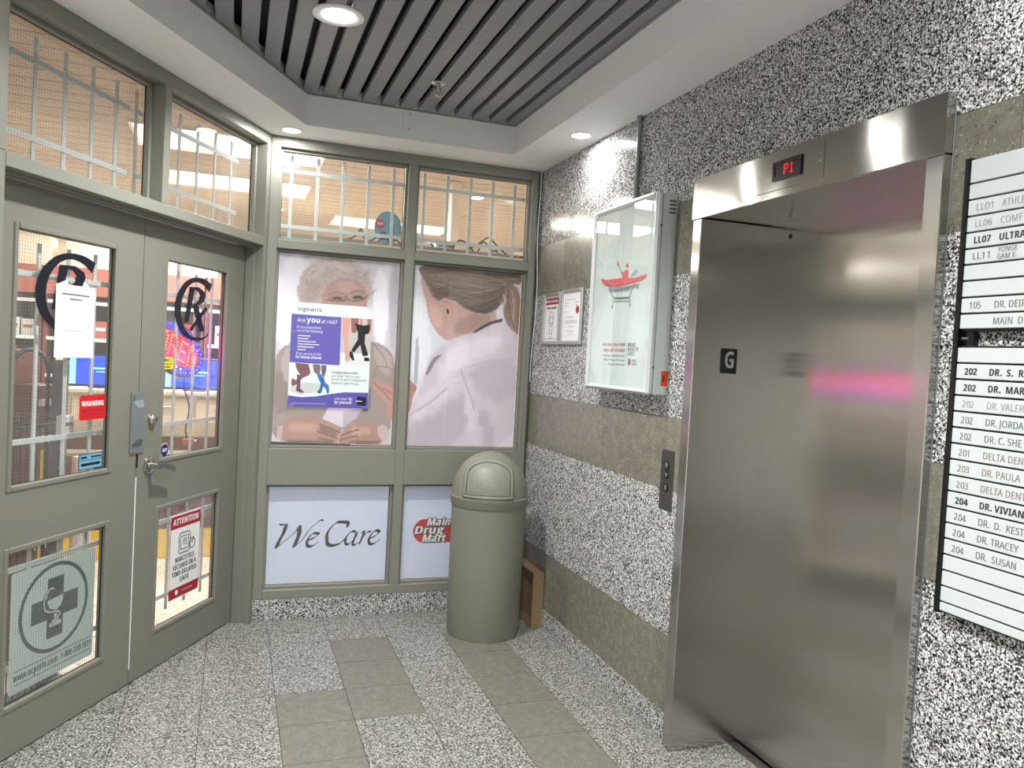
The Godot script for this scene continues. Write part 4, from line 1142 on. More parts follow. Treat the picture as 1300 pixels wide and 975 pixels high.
func cross_sign(p: Node3D) -> void:
	var mb := MB.new()
	for k in 64:
		var a0 := TAU * k / 64
		var a1 := TAU * (k + 1) / 64
		mb.flat_hull([Vector3(cos(a0) * 0.182, 0.043 + sin(a0) * 0.174, 0), Vector3(cos(a1) * 0.182, 0.043 + sin(a1) * 0.174, 0), Vector3(cos(a0) * 0.166, 0.043 + sin(a0) * 0.159, 0), Vector3(cos(a1) * 0.166, 0.043 + sin(a1) * 0.159, 0)], 0.0004, 0.0009)
	part(p, "green_ring", mb.mesh(), M.green)
	mb = MB.new()
	mb.prism_xy(PackedVector2Array([Vector2(-0.042, -0.075), Vector2(0.042, -0.075), Vector2(0.042, 0.002), Vector2(0.122, 0.002), Vector2(0.122, 0.085), Vector2(0.042, 0.085), Vector2(0.042, 0.16), Vector2(-0.042, 0.16), Vector2(-0.042, 0.085), Vector2(-0.122, 0.085), Vector2(-0.122, 0.002), Vector2(-0.042, 0.002)]), 0.0004, 0.0009)
	part(p, "green_cross", mb.mesh(), M.green)
	mb = MB.new()
	mb.prism_xy(PackedVector2Array([Vector2(-0.045, 0.075), Vector2(0.04, 0.082), Vector2(0.04, 0.06), Vector2(0.028, 0.04), Vector2(0.012, 0.032), Vector2(0.012, -0.005), Vector2(0.032, -0.018), Vector2(0.036, -0.032), Vector2(-0.03, -0.032), Vector2(-0.026, -0.018), Vector2(-0.006, -0.005), Vector2(-0.006, 0.032), Vector2(-0.03, 0.042)]), 0.0009, 0.0012)
	part(p, "pale_cup", mb.mesh(), M.sign_pale)
	var sn := []
	for q in [[-0.01, 0.115], [-0.03, 0.118], [-0.05, 0.1], [-0.06, 0.075], [-0.055, 0.045], [-0.03, 0.028], [0.005, 0.022], [0.025, 0.01], [0.01, -0.004], [-0.012, -0.012], [-0.01, -0.024]]:
		sn.append(Vector3(q[0], q[1], 0.0012))
	part(p, "snake_shadow", tube(spline(sn, 6), 0.0068, 6, 0.08), M.green)
	part(p, "pale_snake", tube(spline(sn, 6), 0.0042, 6, 0.3), M.sign_pale)
	for y in [-0.145, -0.196]:
		part_at(p, "rule_line", cb(Vector3(0.4, 0.0025, 0.0006), 0.0), M.green, Vector3(0.006, y, 0.0006))
	text(p, "www.ocpinfo.com", -0.2, -0.182, 0.222, 0.027, 0.0005, M.green, "bold")
	text(p, "1-800-220-1921", 0.04, -0.181, 0.166, 0.024, 0.0005, M.green, "bold")


# ---------------------------------------------------------------- helpers: nodes

func dpt(s: float, y: float, o: float) -> Vector3:
	# s metres from the corner along the door wall, o metres behind its face
	return Vector3(XB, y, 0) - BD.x * s - BD.z * o


func numbered(called: String) -> String:
	names[called] = names.get(called, 0) + 1
	return called if names[called] == 1 else "%s_%03d" % [called, names[called] - 1]


func structure(called: String) -> Node3D:
	var n := Node3D.new()
	n.name = numbered(called)
	n.set_meta("kind", "structure")
	add_child(n)
	return n


func thing(called: String, label: String, category: String, at := Transform3D(), group := "") -> Node3D:
	var n := Node3D.new()
	n.name = numbered(called)
	n.set_meta("label", label)
	n.set_meta("category", category)
	if group:
		n.set_meta("group", group)
	add_child(n)
	n.transform = at
	return n


func part(parent: Node3D, called: String, mesh: Mesh, m: Material) -> MeshInstance3D:
	var o := MeshInstance3D.new()
	o.name = called
	o.mesh = mesh
	o.material_override = m
	parent.add_child(o, true)
	return o


func part_at(parent: Node3D, called: String, mesh: Mesh, m: Material, at: Vector3) -> MeshInstance3D:
	var o := part(parent, called, mesh, m)
	o.position = at
	return o


func text(parent: Node3D, words: String, x: float, y: float, w: float, h: float, z: float, m: Material, font := "sans", slant := 0.0, depth := 0.0006) -> MeshInstance3D:
	# left end x, baseline y, capital height h; stretched to width w when w > 0
	if not fonts.has(font):
		var f := SystemFont.new()
		f.font_names = PackedStringArray(["Droid Serif" if font == "serif" else "Droid Sans"])
		f.font_weight = 700 if font == "bold" else 400
		fonts[font] = f
		var t0 := TextMesh.new()
		t0.font = f
		t0.font_size = 32
		t0.text = "H"
		caps[font] = t0.get_aabb()
	var t := TextMesh.new()
	t.font = fonts[font]
	t.font_size = 32
	t.curve_step = 1.5
	t.text = words
	t.depth = 0.01
	var box := t.get_aabb()
	var ref: AABB = caps[font]
	var sy := h / ref.size.y
	var sx := w / box.size.x if w > 0.0 else sy * 0.95
	var o := part(parent, "lettering", t, m)
	o.transform = Transform3D(Basis(Vector3(sx, 0, 0), Vector3(slant * sy, sy, 0), Vector3(0, 0, depth / 0.01)), Vector3(x - box.position.x * sx - slant * ref.position.y * sy, y - ref.position.y * sy, z + depth / 2))
	return o


func cut(rect: PackedVector2Array, hole: PackedVector2Array) -> Array:
	return Geometry2D.clip_polygons(rect, hole)


# ---------------------------------------------------------------- helpers: shapes

class MB:
	# collects flat-shaded faces given counter-clockwise as seen from outside
	var v := PackedVector3Array()
	var n := PackedVector3Array()
	var t := PackedVector2Array()

	func tri(a: Vector3, b: Vector3, c: Vector3) -> void:
		var nn := (b - a).cross(c - a)
		if nn.length_squared() < 1e-20:
			return
		nn = nn.normalized()
		tri_n(a, b, c, nn, nn, nn)

	func tri_n(a: Vector3, b: Vector3, c: Vector3, na: Vector3, nb: Vector3, nc: Vector3) -> void:
		v.append_array([a, c, b])
		n.append_array([na, nc, nb])
		for p in [[a, na], [c, nc], [b, nb]]:
			var q: Vector3 = p[0]
			var m: Vector3 = p[1].abs()
			t.append(Vector2(q.x, q.y) if m.z >= m.x and m.z >= m.y else Vector2(q.z, q.y) if m.x >= m.y else Vector2(q.x, q.z))

	func quad(a: Vector3, b: Vector3, c: Vector3, d: Vector3) -> void:
		tri(a, b, c)
		tri(a, c, d)

	func out(a: Vector3, b: Vector3, c: Vector3, centre: Vector3) -> void:
		if (b - a).cross(c - a).dot((a + b + c) / 3.0 - centre) < 0:
			tri(a, c, b)
		else:
			tri(a, b, c)

	func box(c: Vector3, s: Vector3) -> void:
		cbox(c, s, 0.0)

	func cbox(c: Vector3, s: Vector3, bevel: float) -> void:
		var h := s / 2
		var b := minf(bevel, minf(h.x, minf(h.y, h.z)) * 0.95)
		for ax in 3:
			var u := (ax + 1) % 3
			var w := (ax + 2) % 3
			for sg in [-1.0, 1.0]:
				var q := []
				for k in [[-1, -1], [1, -1], [1, 1], [-1, 1]]:
					var p := Vector3.ZERO
					p[ax] = sg * h[ax]
					p[u] = k[0] * (h[u] - b)
					p[w] = k[1] * (h[w] - b)
					q.append(c + p)
				out(q[0], q[1], q[2], c)
				out(q[0], q[2], q[3], c)
		if b <= 0.0:
			return
		for ax in 3:       # edges along ax
			var u := (ax + 1) % 3
			var w := (ax + 2) % 3
			for su in [-1.0, 1.0]:
				for sw in [-1.0, 1.0]:
					var q := []
					for k in [[-1, 0], [1, 0], [1, 1], [-1, 1]]:
						var p := Vector3.ZERO
						p[ax] = k[0] * (h[ax] - b)
						p[u] = su * (h[u] - (b if k[1] else 0.0))
						p[w] = sw * (h[w] - (0.0 if k[1] else b))
						q.append(c + p)
					out(q[0], q[1], q[2], c)
					out(q[0], q[2], q[3], c)
		for sx in [-1.0, 1.0]:
			for sy in [-1.0, 1.0]:
				for sz in [-1.0, 1.0]:
					var s3 := Vector3(sx, sy, sz)
					out(c + s3 * (h - Vector3(0, b, b)), c + s3 * (h - Vector3(b, 0, b)), c + s3 * (h - Vector3(b, b, 0)), c)

	func faces(poly: PackedVector2Array, f: Callable, lo: float, hi: float) -> void:
		# f maps (u, v, height) to space, right-handed
		var p := poly.duplicate()
		if Geometry2D.is_polygon_clockwise(p):
			p.reverse()
		var ix := Geometry2D.triangulate_polygon(p)
		for k in ix.size() / 3:
			var a := p[ix[3 * k]]
			var b := p[ix[3 * k + 1]]
			var c := p[ix[3 * k + 2]]
			if (b - a).cross(c - a) < 0:
				var s := b
				b = c
				c = s
			tri(f.call(a, hi), f.call(b, hi), f.call(c, hi))
			tri(f.call(a, lo), f.call(c, lo), f.call(b, lo))
		for k in p.size():
			var a := p[k]
			var b := p[(k + 1) % p.size()]
			quad(f.call(a, lo), f.call(b, lo), f.call(b, hi), f.call(a, hi))

	func prism(poly: PackedVector2Array, y0: float, y1: float) -> void:
		# plan outline (x, z) between two heights
		var q := PackedVector2Array()
		for p in poly:
			q.append(Vector2(p.x, -p.y))
		faces(q, func(p: Vector2, h: float) -> Vector3: return Vector3(p.x, h, -p.y), y0, y1)

	func prism_xy(poly: PackedVector2Array, z0: float, z1: float) -> void:
		faces(poly, func(p: Vector2, h: float) -> Vector3: return Vector3(p.x, p.y, h), z0, z1)

	func slab(poly: PackedVector2Array, z0: float, z1: float, basis: Basis) -> void:
		faces(poly, func(p: Vector2, h: float) -> Vector3: return basis * Vector3(p.x, p.y, h), z0, z1)

	func flat_hull(pts: Array, z0: float, z1: float) -> void:
		var q := PackedVector2Array()
		for p in pts:
			q.append(Vector2(p.x, p.y))
		var hull := Geometry2D.convex_hull(q)
		hull.remove_at(hull.size() - 1)
		prism_xy(hull, z0, z1)

	func bar(a: Vector3, b: Vector3, w: float, h: float) -> void:
		var d := (b - a).normalized()
		var s := d.cross(Vector3.UP).normalized() * w / 2
		var u := s.cross(d).normalized() * h / 2
		loft([[a - s - u, a + s - u, a + s + u, a - s + u], [b - s - u, b + s - u, b + s + u, b - s + u]])

	func loft(rings: Array) -> void:
		var c := Vector3.ZERO
		var k := 0
		for r in rings:
			for p in r:
				c += p
				k += 1
		for i in rings.size() - 1:
			var a: Array = rings[i]
			var b: Array = rings[i + 1]
			var cc := Vector3.ZERO
			for p in a:
				cc += p
			for p in b:
				cc += p
			cc /= a.size() + b.size()
			for j in a.size():
				var m := (j + 1) % a.size()
				out(a[j], a[m], b[m], cc)
				out(a[j], b[m], b[j], cc)
		for e in [[rings[0], rings[1]], [rings[-1], rings[-2]]]:
			var r: Array = e[0]
			var inn := Vector3.ZERO
			for p in e[1]:
				inn += p / e[1].size()
			for j in r.size() - 2:
				out(r[0], r[j + 1], r[j + 2], inn)

	func dot(c: Vector3, r: float, h: float) -> void:
		for k in 8:
			var a0 := TAU * k / 8
			var a1 := TAU * (k + 1) / 8
			var p0 := c + Vector3(cos(a0), sin(a0), 0) * r
			var p1 := c + Vector3(cos(a1), sin(a1), 0) * r
			var q0 := c + Vector3(cos(a0) * r * 0.6, sin(a0) * r * 0.6, h)
			var q1 := c + Vector3(cos(a1) * r * 0.6, sin(a1) * r * 0.6, h)
			quad(p0, p1, q1, q0)
			tri(q0, q1, c + Vector3(0, 0, h))

	func mesh() -> ArrayMesh:
		var a := []
		a.resize(Mesh.ARRAY_MAX)
		a[Mesh.ARRAY_VERTEX] = v
		a[Mesh.ARRAY_NORMAL] = n
		a[Mesh.ARRAY_TEX_UV] = t
		var m := ArrayMesh.new()
		m.add_surface_from_arrays(Mesh.PRIMITIVE_TRIANGLES, a)
		return m


func cb(size: Vector3, bevel: float) -> ArrayMesh:
	var key := "b%.4f,%.4f,%.4f,%.4f" % [size.x, size.y, size.z, bevel]
	if not cache.has(key):
		var m := MB.new()
		m.cbox(Vector3.ZERO, size, bevel)
		cache[key] = m.mesh()
	return cache[key]


func ring_mesh(w: float, h: float, t: float, d: float, lying := false) -> ArrayMesh:
	# a rectangular ring of bars of width t and depth d (lying: in the xz plane)
	var mb := MB.new()
	for v in [[-w / 2 + t / 2, 0.0, t, h], [w / 2 - t / 2, 0.0, t, h], [0.0, -h / 2 + t / 2, w - 2 * t, t], [0.0, h / 2 - t / 2, w - 2 * t, t]]:
		if lying:
			mb.box(Vector3(v[0], 0, v[1]), Vector3(v[2], d, v[3]))
		else:
			mb.box(Vector3(v[0], v[1], 0), Vector3(v[2], v[3], d))
	return mb.mesh()


func rounded(w: float, h: float, r: float) -> PackedVector2Array:
	var p := PackedVector2Array()
	for k in [[1, 1, 0], [-1, 1, 90], [-1, -1, 180], [1, -1, 270]]:
		for j in 5:
			var an := deg_to_rad(k[2] + 22.5 * j)
			p.append(Vector2(k[0] * (w / 2 - r) + cos(an) * r, k[1] * (h / 2 - r) + sin(an) * r))
	return p


func lathe(profile: Array, segs: int, forward: bool) -> ArrayMesh:
	# profile of [radius, height]; axis y, or z when forward
	var mb := MB.new()
	var cnt := profile.size()
	var seg_n := []
	for i in cnt - 1:
		var d := Vector2(profile[i + 1][0] - profile[i][0], profile[i + 1][1] - profile[i][1])
		seg_n.append(Vector2(d.y, -d.x).normalized() if d.length() > 1e-9 else Vector2.UP)
	# outward: away from the middle of the profile
	var mid := 0.0
	for q in profile:
		mid += q[1] / cnt
	var flip := 0.0
	for i in cnt - 1:
		var c := Vector2((profile[i][0] + profile[i + 1][0]) / 2, (profile[i][1] + profile[i + 1][1]) / 2 - mid)
		flip += seg_n[i].dot(c) * Vector2(profile[i + 1][0] - profile[i][0], profile[i + 1][1] - profile[i][1]).length()
	var sg := 1.0 if flip >= 0 else -1.0
	for i in cnt - 1:
		var n0: Vector2 = seg_n[i]
		var n1: Vector2 = seg_n[i]
		if i > 0 and seg_n[i].dot(seg_n[i - 1]) > 0.75:
			n0 = (seg_n[i] + seg_n[i - 1]).normalized()
		if i < cnt - 2 and seg_n[i].dot(seg_n[i + 1]) > 0.75:
			n1 = (seg_n[i] + seg_n[i + 1]).normalized()
		n0 *= sg
		n1 *= sg
		for k in segs:
			var a0 := TAU * k / segs
			var a1 := TAU * (k + 1) / segs
			var put := func(r: float, h: float, an: float) -> Vector3: return Vector3(cos(an) * r, sin(an) * r, h) if forward else Vector3(cos(an) * r, h, -sin(an) * r)
			var p00: Vector3 = put.call(profile[i][0], profile[i][1], a0)
			var p01: Vector3 = put.call(profile[i][0], profile[i][1], a1)
			var p10: Vector3 = put.call(profile[i + 1][0], profile[i + 1][1], a0)
			var p11: Vector3 = put.call(profile[i + 1][0], profile[i + 1][1], a1)
			var m00: Vector3 = put.call(n0.x, n0.y, a0)
			var m01: Vector3 = put.call(n0.x, n0.y, a1)
			var m10: Vector3 = put.call(n1.x, n1.y, a0)
			var m11: Vector3 = put.call(n1.x, n1.y, a1)
			for f in [[p00, p01, p11, m00, m01, m11], [p00, p11, p10, m00, m11, m10]]:
				var g: Vector3 = (f[1] - f[0]).cross(f[2] - f[0])
				if g.length_squared() < 1e-22:
					continue
				if g.dot(f[3] + f[4] + f[5]) > 0:
					mb.tri_n(f[0], f[1], f[2], f[3], f[4], f[5])
				else:
					mb.tri_n(f[0], f[2], f[1], f[3], f[5], f[4])
	return mb.mesh()


func spline(pts: Array, per: int) -> Array:
	var o := []
	for i in pts.size() - 1:
		var p0: Vector3 = pts[maxi(i - 1, 0)]
		var p3: Vector3 = pts[mini(i + 2, pts.size() - 1)]
		for k in per:
			o.append(pts[i].cubic_interpolate(pts[i + 1], p0, p3, k / float(per)))
	o.append(pts[-1])
	return o


func tube(pts: Array, r: float, sides: int, flat := 1.0) -> ArrayMesh:
	var mb := MB.new()
	var rings := []
	var norms := []
	var ref := Vector3(0.3, 0.2, 0.9).normalized()
	if flat < 1.0:
		ref = Vector3(0, 0, 1)
	for i in pts.size():
		var d: Vector3 = (pts[mini(i + 1, pts.size() - 1)] - pts[maxi(i - 1, 0)]).normalized()
		if absf(d.dot(ref)) > 0.95:
			ref = Vector3(0.9, 0.1, 0.2).normalized()
		var a := d.cross(ref).normalized()
		var b := a.cross(d).normalized()
		var ring := []
		var nn := []
		for k in sides:
			var an := TAU * k / sides
			nn.append(a * cos(an) + b * sin(an))
			ring.append(pts[i] + a * cos(an) * r + b * sin(an) * r * flat)
		rings.append(ring)
		norms.append(nn)
	for i in pts.size() - 1:
		for k in sides:
			var j := (k + 1) % sides
			for f in [[rings[i][k], rings[i][j], rings[i + 1][j], norms[i][k], norms[i][j], norms[i + 1][j]], [rings[i][k], rings[i + 1][j], rings[i + 1][k], norms[i][k], norms[i + 1][j], norms[i + 1][k]]]:
				if (f[1] - f[0]).cross(f[2] - f[0]).dot(f[3] + f[4]) > 0:
					mb.tri_n(f[0], f[1], f[2], f[3], f[4], f[5])
				else:
					mb.tri_n(f[0], f[2], f[1], f[3], f[5], f[4])
	for e in [0, pts.size() - 1]:
		for k in sides:
			mb.out(rings[e][k], rings[e][(k + 1) % sides], pts[e], pts[1 if e == 0 else pts.size() - 2])
	return mb.mesh()


const GLYPH := {"O": ["01110", "10001", "10001", "10001", "10001", "10001", "01110"], "P": ["11110", "10001", "10001", "11110", "10000", "10000", "10000"], "E": ["11111", "10000", "10000", "11110", "10000", "10000", "11111"], "N": ["10001", "11001", "10101", "10101", "10011", "10001", "10001"], "1": ["00100", "01100", "00100", "00100", "00100", "00100", "01110"]}

func dot_text(mb: MB, words: String, c: Vector3, pitch: float, r: float, h: float) -> void:
	var wide := words.length() * 6 - 1
	for i in words.length():
		var g: Array = GLYPH[words[i]]
		for y in 7:
			for x in 5:
				if g[y][x] == "1":
					mb.dot(c + Vector3((i * 6 + x - (wide - 1) / 2.0) * pitch, (3 - y) * pitch * 1.1, 0), r, h)


# ---------------------------------------------------------------- helpers: materials

func mat(c: Color, rough: float, metal := 0.0) -> StandardMaterial3D:
	var m := StandardMaterial3D.new()
	m.albedo_color = c
	m.roughness = rough
	m.metallic = metal
	return m


func glass(c: Color) -> StandardMaterial3D:
	var m := mat(c, 0.0)
	m.transparency = BaseMaterial3D.TRANSPARENCY_ALPHA
	return m


func lamp_mat(c: Color, e: float) -> StandardMaterial3D:
	var m := mat(c, 0.5)
	m.emission_enabled = true
	m.emission = c
	m.emission_energy_multiplier = e
	return m


func tri(img: Image, size: float, rough: float) -> StandardMaterial3D:
	var m := mat(Color.WHITE, rough)
	m.albedo_texture = ImageTexture.create_from_image(img)
	m.uv1_triplanar = true
	m.uv1_world_triplanar = true
	m.uv1_triplanar_sharpness = 8.0
	m.uv1_scale = Vector3.ONE / size
	return m


func noise(kind: int, sd: int, freq: float, octaves := 1) -> FastNoiseLite:
	var n := FastNoiseLite.new()
	n.noise_type = kind
	n.seed = sd
	n.frequency = freq
	n.fractal_type = FastNoiseLite.FRACTAL_FBM if octaves > 1 else FastNoiseLite.FRACTAL_NONE
	n.fractal_octaves = octaves
	n.cellular_return_type = FastNoiseLite.RETURN_CELL_VALUE
	n.cellular_jitter = 1.0
	return n


func rgb(data: PackedByteArray, size: int) -> Image:
	return Image.create_from_data(size, size, false, Image.FORMAT_RGB8, data)


func speckle(sd: int, size: int, cell: float, ramp: Array) -> Image:
	# polished granite: crystals of a few millimetres in flat tones
	var a := noise(FastNoiseLite.TYPE_CELLULAR, sd, 1.0 / cell).get_image(size, size).get_data()
	var b := noise(FastNoiseLite.TYPE_CELLULAR, sd + 1, 1.0 / (cell * 0.55)).get_image(size, size).get_data()
	var lut := []
	for i in 256:
		for r in ramp:
			if i / 255.0 <= r[0]:
				lut.append(r[1])
				break
	var o := PackedByteArray()
	o.resize(size * size * 3)
	for i in size * size:
		var c: Color = lut[a[i]]
		var k := 0.86 + 0.28 * b[i] / 255.0
		o[3 * i] = mini(int(c.r * k * 255), 255)
		o[3 * i + 1] = mini(int(c.g * k * 255), 255)
		o[3 * i + 2] = mini(int(c.b * k * 255), 255)
	return rgb(o, size)


func stone(sd: int, size: int, lo: Color, hi: Color, fleck: Color) -> Image:
	# taupe limestone: cloudy ground, fine pits, pale shell flecks, thin dark veins
	var a := noise(FastNoiseLite.TYPE_SIMPLEX_SMOOTH, sd, 0.012, 4).get_image(size, size).get_data()
	var b := noise(FastNoiseLite.TYPE_SIMPLEX, sd + 1, 0.16, 3).get_image(size, size).get_data()
	var c := noise(FastNoiseLite.TYPE_CELLULAR, sd + 2, 0.17).get_image(size, size).get_data()
	var o := PackedByteArray()
	o.resize(size * size * 3)
	for i in size * size:
		var f := a[i] / 255.0 * 0.45 + b[i] / 255.0 * 0.55
		var col := lo.lerp(hi, f)
		if c[i] > 241 and b[i] > 110:
			col = col.lerp(fleck, 0.75)
		elif c[i] < 14 and b[i] < 150:
			col = col.darkened(0.25)
		if absi(a[i] - 128) < 3:
			col = col.darkened(0.12)
		o[3 * i] = int(col.r * 255)
		o[3 * i + 1] = int(col.g * 255)
		o[3 * i + 2] = int(col.b * 255)
	return rgb(o, size)


func fibres(sd: int, lo: Color, hi: Color) -> Image:
	var n := noise(FastNoiseLite.TYPE_SIMPLEX, sd, 0.03, 3)
	var im := Image.create_empty(256, 256, false, Image.FORMAT_RGB8)
	for y in 256:
		for x in 256:
			im.set_pixel(x, y, lo.lerp(hi, clampf(0.5 + 0.5 * n.get_noise_2d(x * 3.0, y * 0.25), 0, 1)))
	return im


func boards() -> Image:
	# beige ceiling boards: grain along each board, a fine dark line between boards
	var n := noise(FastNoiseLite.TYPE_SIMPLEX, 77, 0.02, 3)
	var im := Image.create_empty(256, 256, false, Image.FORMAT_RGB8)
	for y in 256:
		for x in 256:
			var c := Color(0.64, 0.585, 0.51).lerp(Color(0.72, 0.665, 0.59), clampf(0.5 + 0.5 * n.get_noise_2d(x * 0.3, y * 3.0), 0, 1))
			im.set_pixel(x, y, c.darkened(0.3) if y % 32 < 3 else c)
	return im


func wave_normal() -> ImageTexture:
	var im := noise(FastNoiseLite.TYPE_SIMPLEX_SMOOTH, 4, 0.011, 2).get_image(256, 256)
	im.bump_map_to_normal_map(6.0)
	return ImageTexture.create_from_image(im)


# ---------------------------------------------------------------- helpers: printed pictures

func pen(im: Image, pts: PackedVector2Array, half: float, col: Color) -> void:
	var ln := []
	for p in pts:
		ln.append(Vector3(p.x, p.y, 0))
	var fine := spline(ln, 8)
	for k in fine.size() - 1:
		var a := Vector2(fine[k].x, fine[k].y)
		var b := Vector2(fine[k + 1].x, fine[k + 1].y)
		var nn := (b - a).orthogonal().normalized() * half
		var e := (b - a).normalized() * half * 0.4
		fill_poly(im, PackedVector2Array([a + nn - e, b + nn + e, b - nn + e, a - nn - e]), col)


func print_material(shapes: Array, w: int, h: int, soft := 1.0, film := false) -> StandardMaterial3D:
	var im := Image.create_empty(w, h, false, Image.FORMAT_RGBA8)
	im.fill(Color.WHITE)
	for s in shapes:
		var col := Color8(s[1], s[2], s[3])
		var pts := PackedVector2Array()
		for k in s[5].size() / 2:
			pts.append(Vector2(s[5][2 * k] * w, s[5][2 * k + 1] * h))
		if s[0] == "p":
			fill_poly(im, pts, col)
		elif s[0] == "b":
			var lay := Image.create_empty(w, h, false, Image.FORMAT_RGBA8)
			lay.fill(Color(col, 0.0))
			fill_poly(lay, chaikin(pts), col)
			var d := maxi(1, s[4])
			lay.resize(maxi(2, w / d), maxi(2, h / d), Image.INTERPOLATE_BILINEAR if d < 3 else Image.INTERPOLATE_TRILINEAR)
			lay.resize(w, h, Image.INTERPOLATE_CUBIC)
			im.blend_rect(lay, Rect2i(0, 0, w, h), Vector2i.ZERO)
		else:
			var lay := Image.create_empty(w, h, false, Image.FORMAT_RGBA8)
			lay.fill(Color(col, 0.0))
			if s[0] == "c":
				var lo := pts[0]
				var hi := pts[0]
				for p in pts:
					lo = lo.min(p)
					hi = hi.max(p)
				for k in 420:
					var c := Vector2(rng.randf_range(lo.x, hi.x), rng.randf_range(lo.y, hi.y))
					if not Geometry2D.is_point_in_polygon(c, pts):
						continue
					var a0 := rng.randf() * TAU
					var rr := rng.randf_range(0.012, 0.04) * w
					var arc := PackedVector2Array()
					for q in 5:
						arc.append(c + Vector2.from_angle(a0 + q * 0.45) * rr)
					pen(lay, arc, rng.randf_range(0.3, 1.0) * s[4] * w / 2, Color(col.lightened(rng.randf_range(0.0, 0.35)) if rng.randf() < 0.55 else col.darkened(rng.randf_range(0.0, 0.25)), 0.65))
			elif s[0] == "l":
				pen(lay, pts, s[4] * w / 2, col)
			else:        # strands of hair between two guide curves
				var half := pts.size() / 2
				for k in 70:
					var mix := PackedVector2Array()
					var f := rng.randf()
					for q in half:
						mix.append(pts[q].lerp(pts[q + half], clampf(f + rng.randf_range(-0.05, 0.05), 0, 1)))
					pen(lay, mix, rng.randf_range(0.3, 1.0) * s[4] * w / 2, Color(col.lightened(rng.randf_range(0.0, 0.3)) if rng.randf() < 0.5 else col.darkened(rng.randf_range(0.0, 0.3)), 0.7))
			lay.resize(w * 2 / 3, h * 2 / 3, Image.INTERPOLATE_BILINEAR)
			lay.resize(w, h, Image.INTERPOLATE_CUBIC)
			im.blend_rect(lay, Rect2i(0, 0, w, h), Vector2i.ZERO)
	if soft > 1.0:
		im.resize(int(w / soft), int(h / soft), Image.INTERPOLATE_BILINEAR)
		im.resize(w, h, Image.INTERPOLATE_CUBIC)
	im.convert(Image.FORMAT_RGB8)
	var m := mat(Color.WHITE, 0.45)
	m.albedo_texture = ImageTexture.create_from_image(im)
	m.texture_repeat = false
	if film:     # thin printed film: the shop's light comes through it
		m.backlight_enabled = true
		m.backlight = Color(0.96, 0.96, 1.0)
	return m


func print_sheet(w: float, h: float, d: float) -> ArrayMesh:
	# a thin sheet whose face carries the picture from edge to edge
	var mb := MB.new()
	mb.box(Vector3.ZERO, Vector3(w, h, d))
	for k in mb.v.size():
		mb.t[k] = Vector2(mb.v[k].x / w + 0.5, 0.5 - mb.v[k].y / h)
	return mb.mesh()


func chaikin(p: PackedVector2Array) -> PackedVector2Array:
	for r in 3:
		var o := PackedVector2Array()
		for k in p.size():
			var a := p[k]
			var b := p[(k + 1) % p.size()]
			o.append(a.lerp(b, 0.25))
			o.append(a.lerp(b, 0.75))
		p = o
	return p


func fill_poly(im: Image, p: PackedVector2Array, col: Color) -> void:
	var y0 := im.get_height()
	var y1 := 0
	for q in p:
		y0 = mini(y0, int(floor(q.y)))
		y1 = maxi(y1, int(ceil(q.y)))
	y0 = maxi(y0, 0)
	y1 = mini(y1, im.get_height())
	for y in range(y0, y1):
		var yy := y + 0.5
		var xs := []
		for k in p.size():
			var a := p[k]
			var b := p[(k + 1) % p.size()]
			if (a.y <= yy) != (b.y <= yy):
				xs.append(a.x + (yy - a.y) / (b.y - a.y) * (b.x - a.x))
		xs.sort()
		for k in xs.size() / 2:
			var x0 := int(round(xs[2 * k]))
			var x1 := int(round(xs[2 * k + 1]))
			if x1 > x0:
				im.fill_rect(Rect2i(x0, y, x1 - x0, 1).intersection(Rect2i(0, 0, im.get_width(), im.get_height())), col)


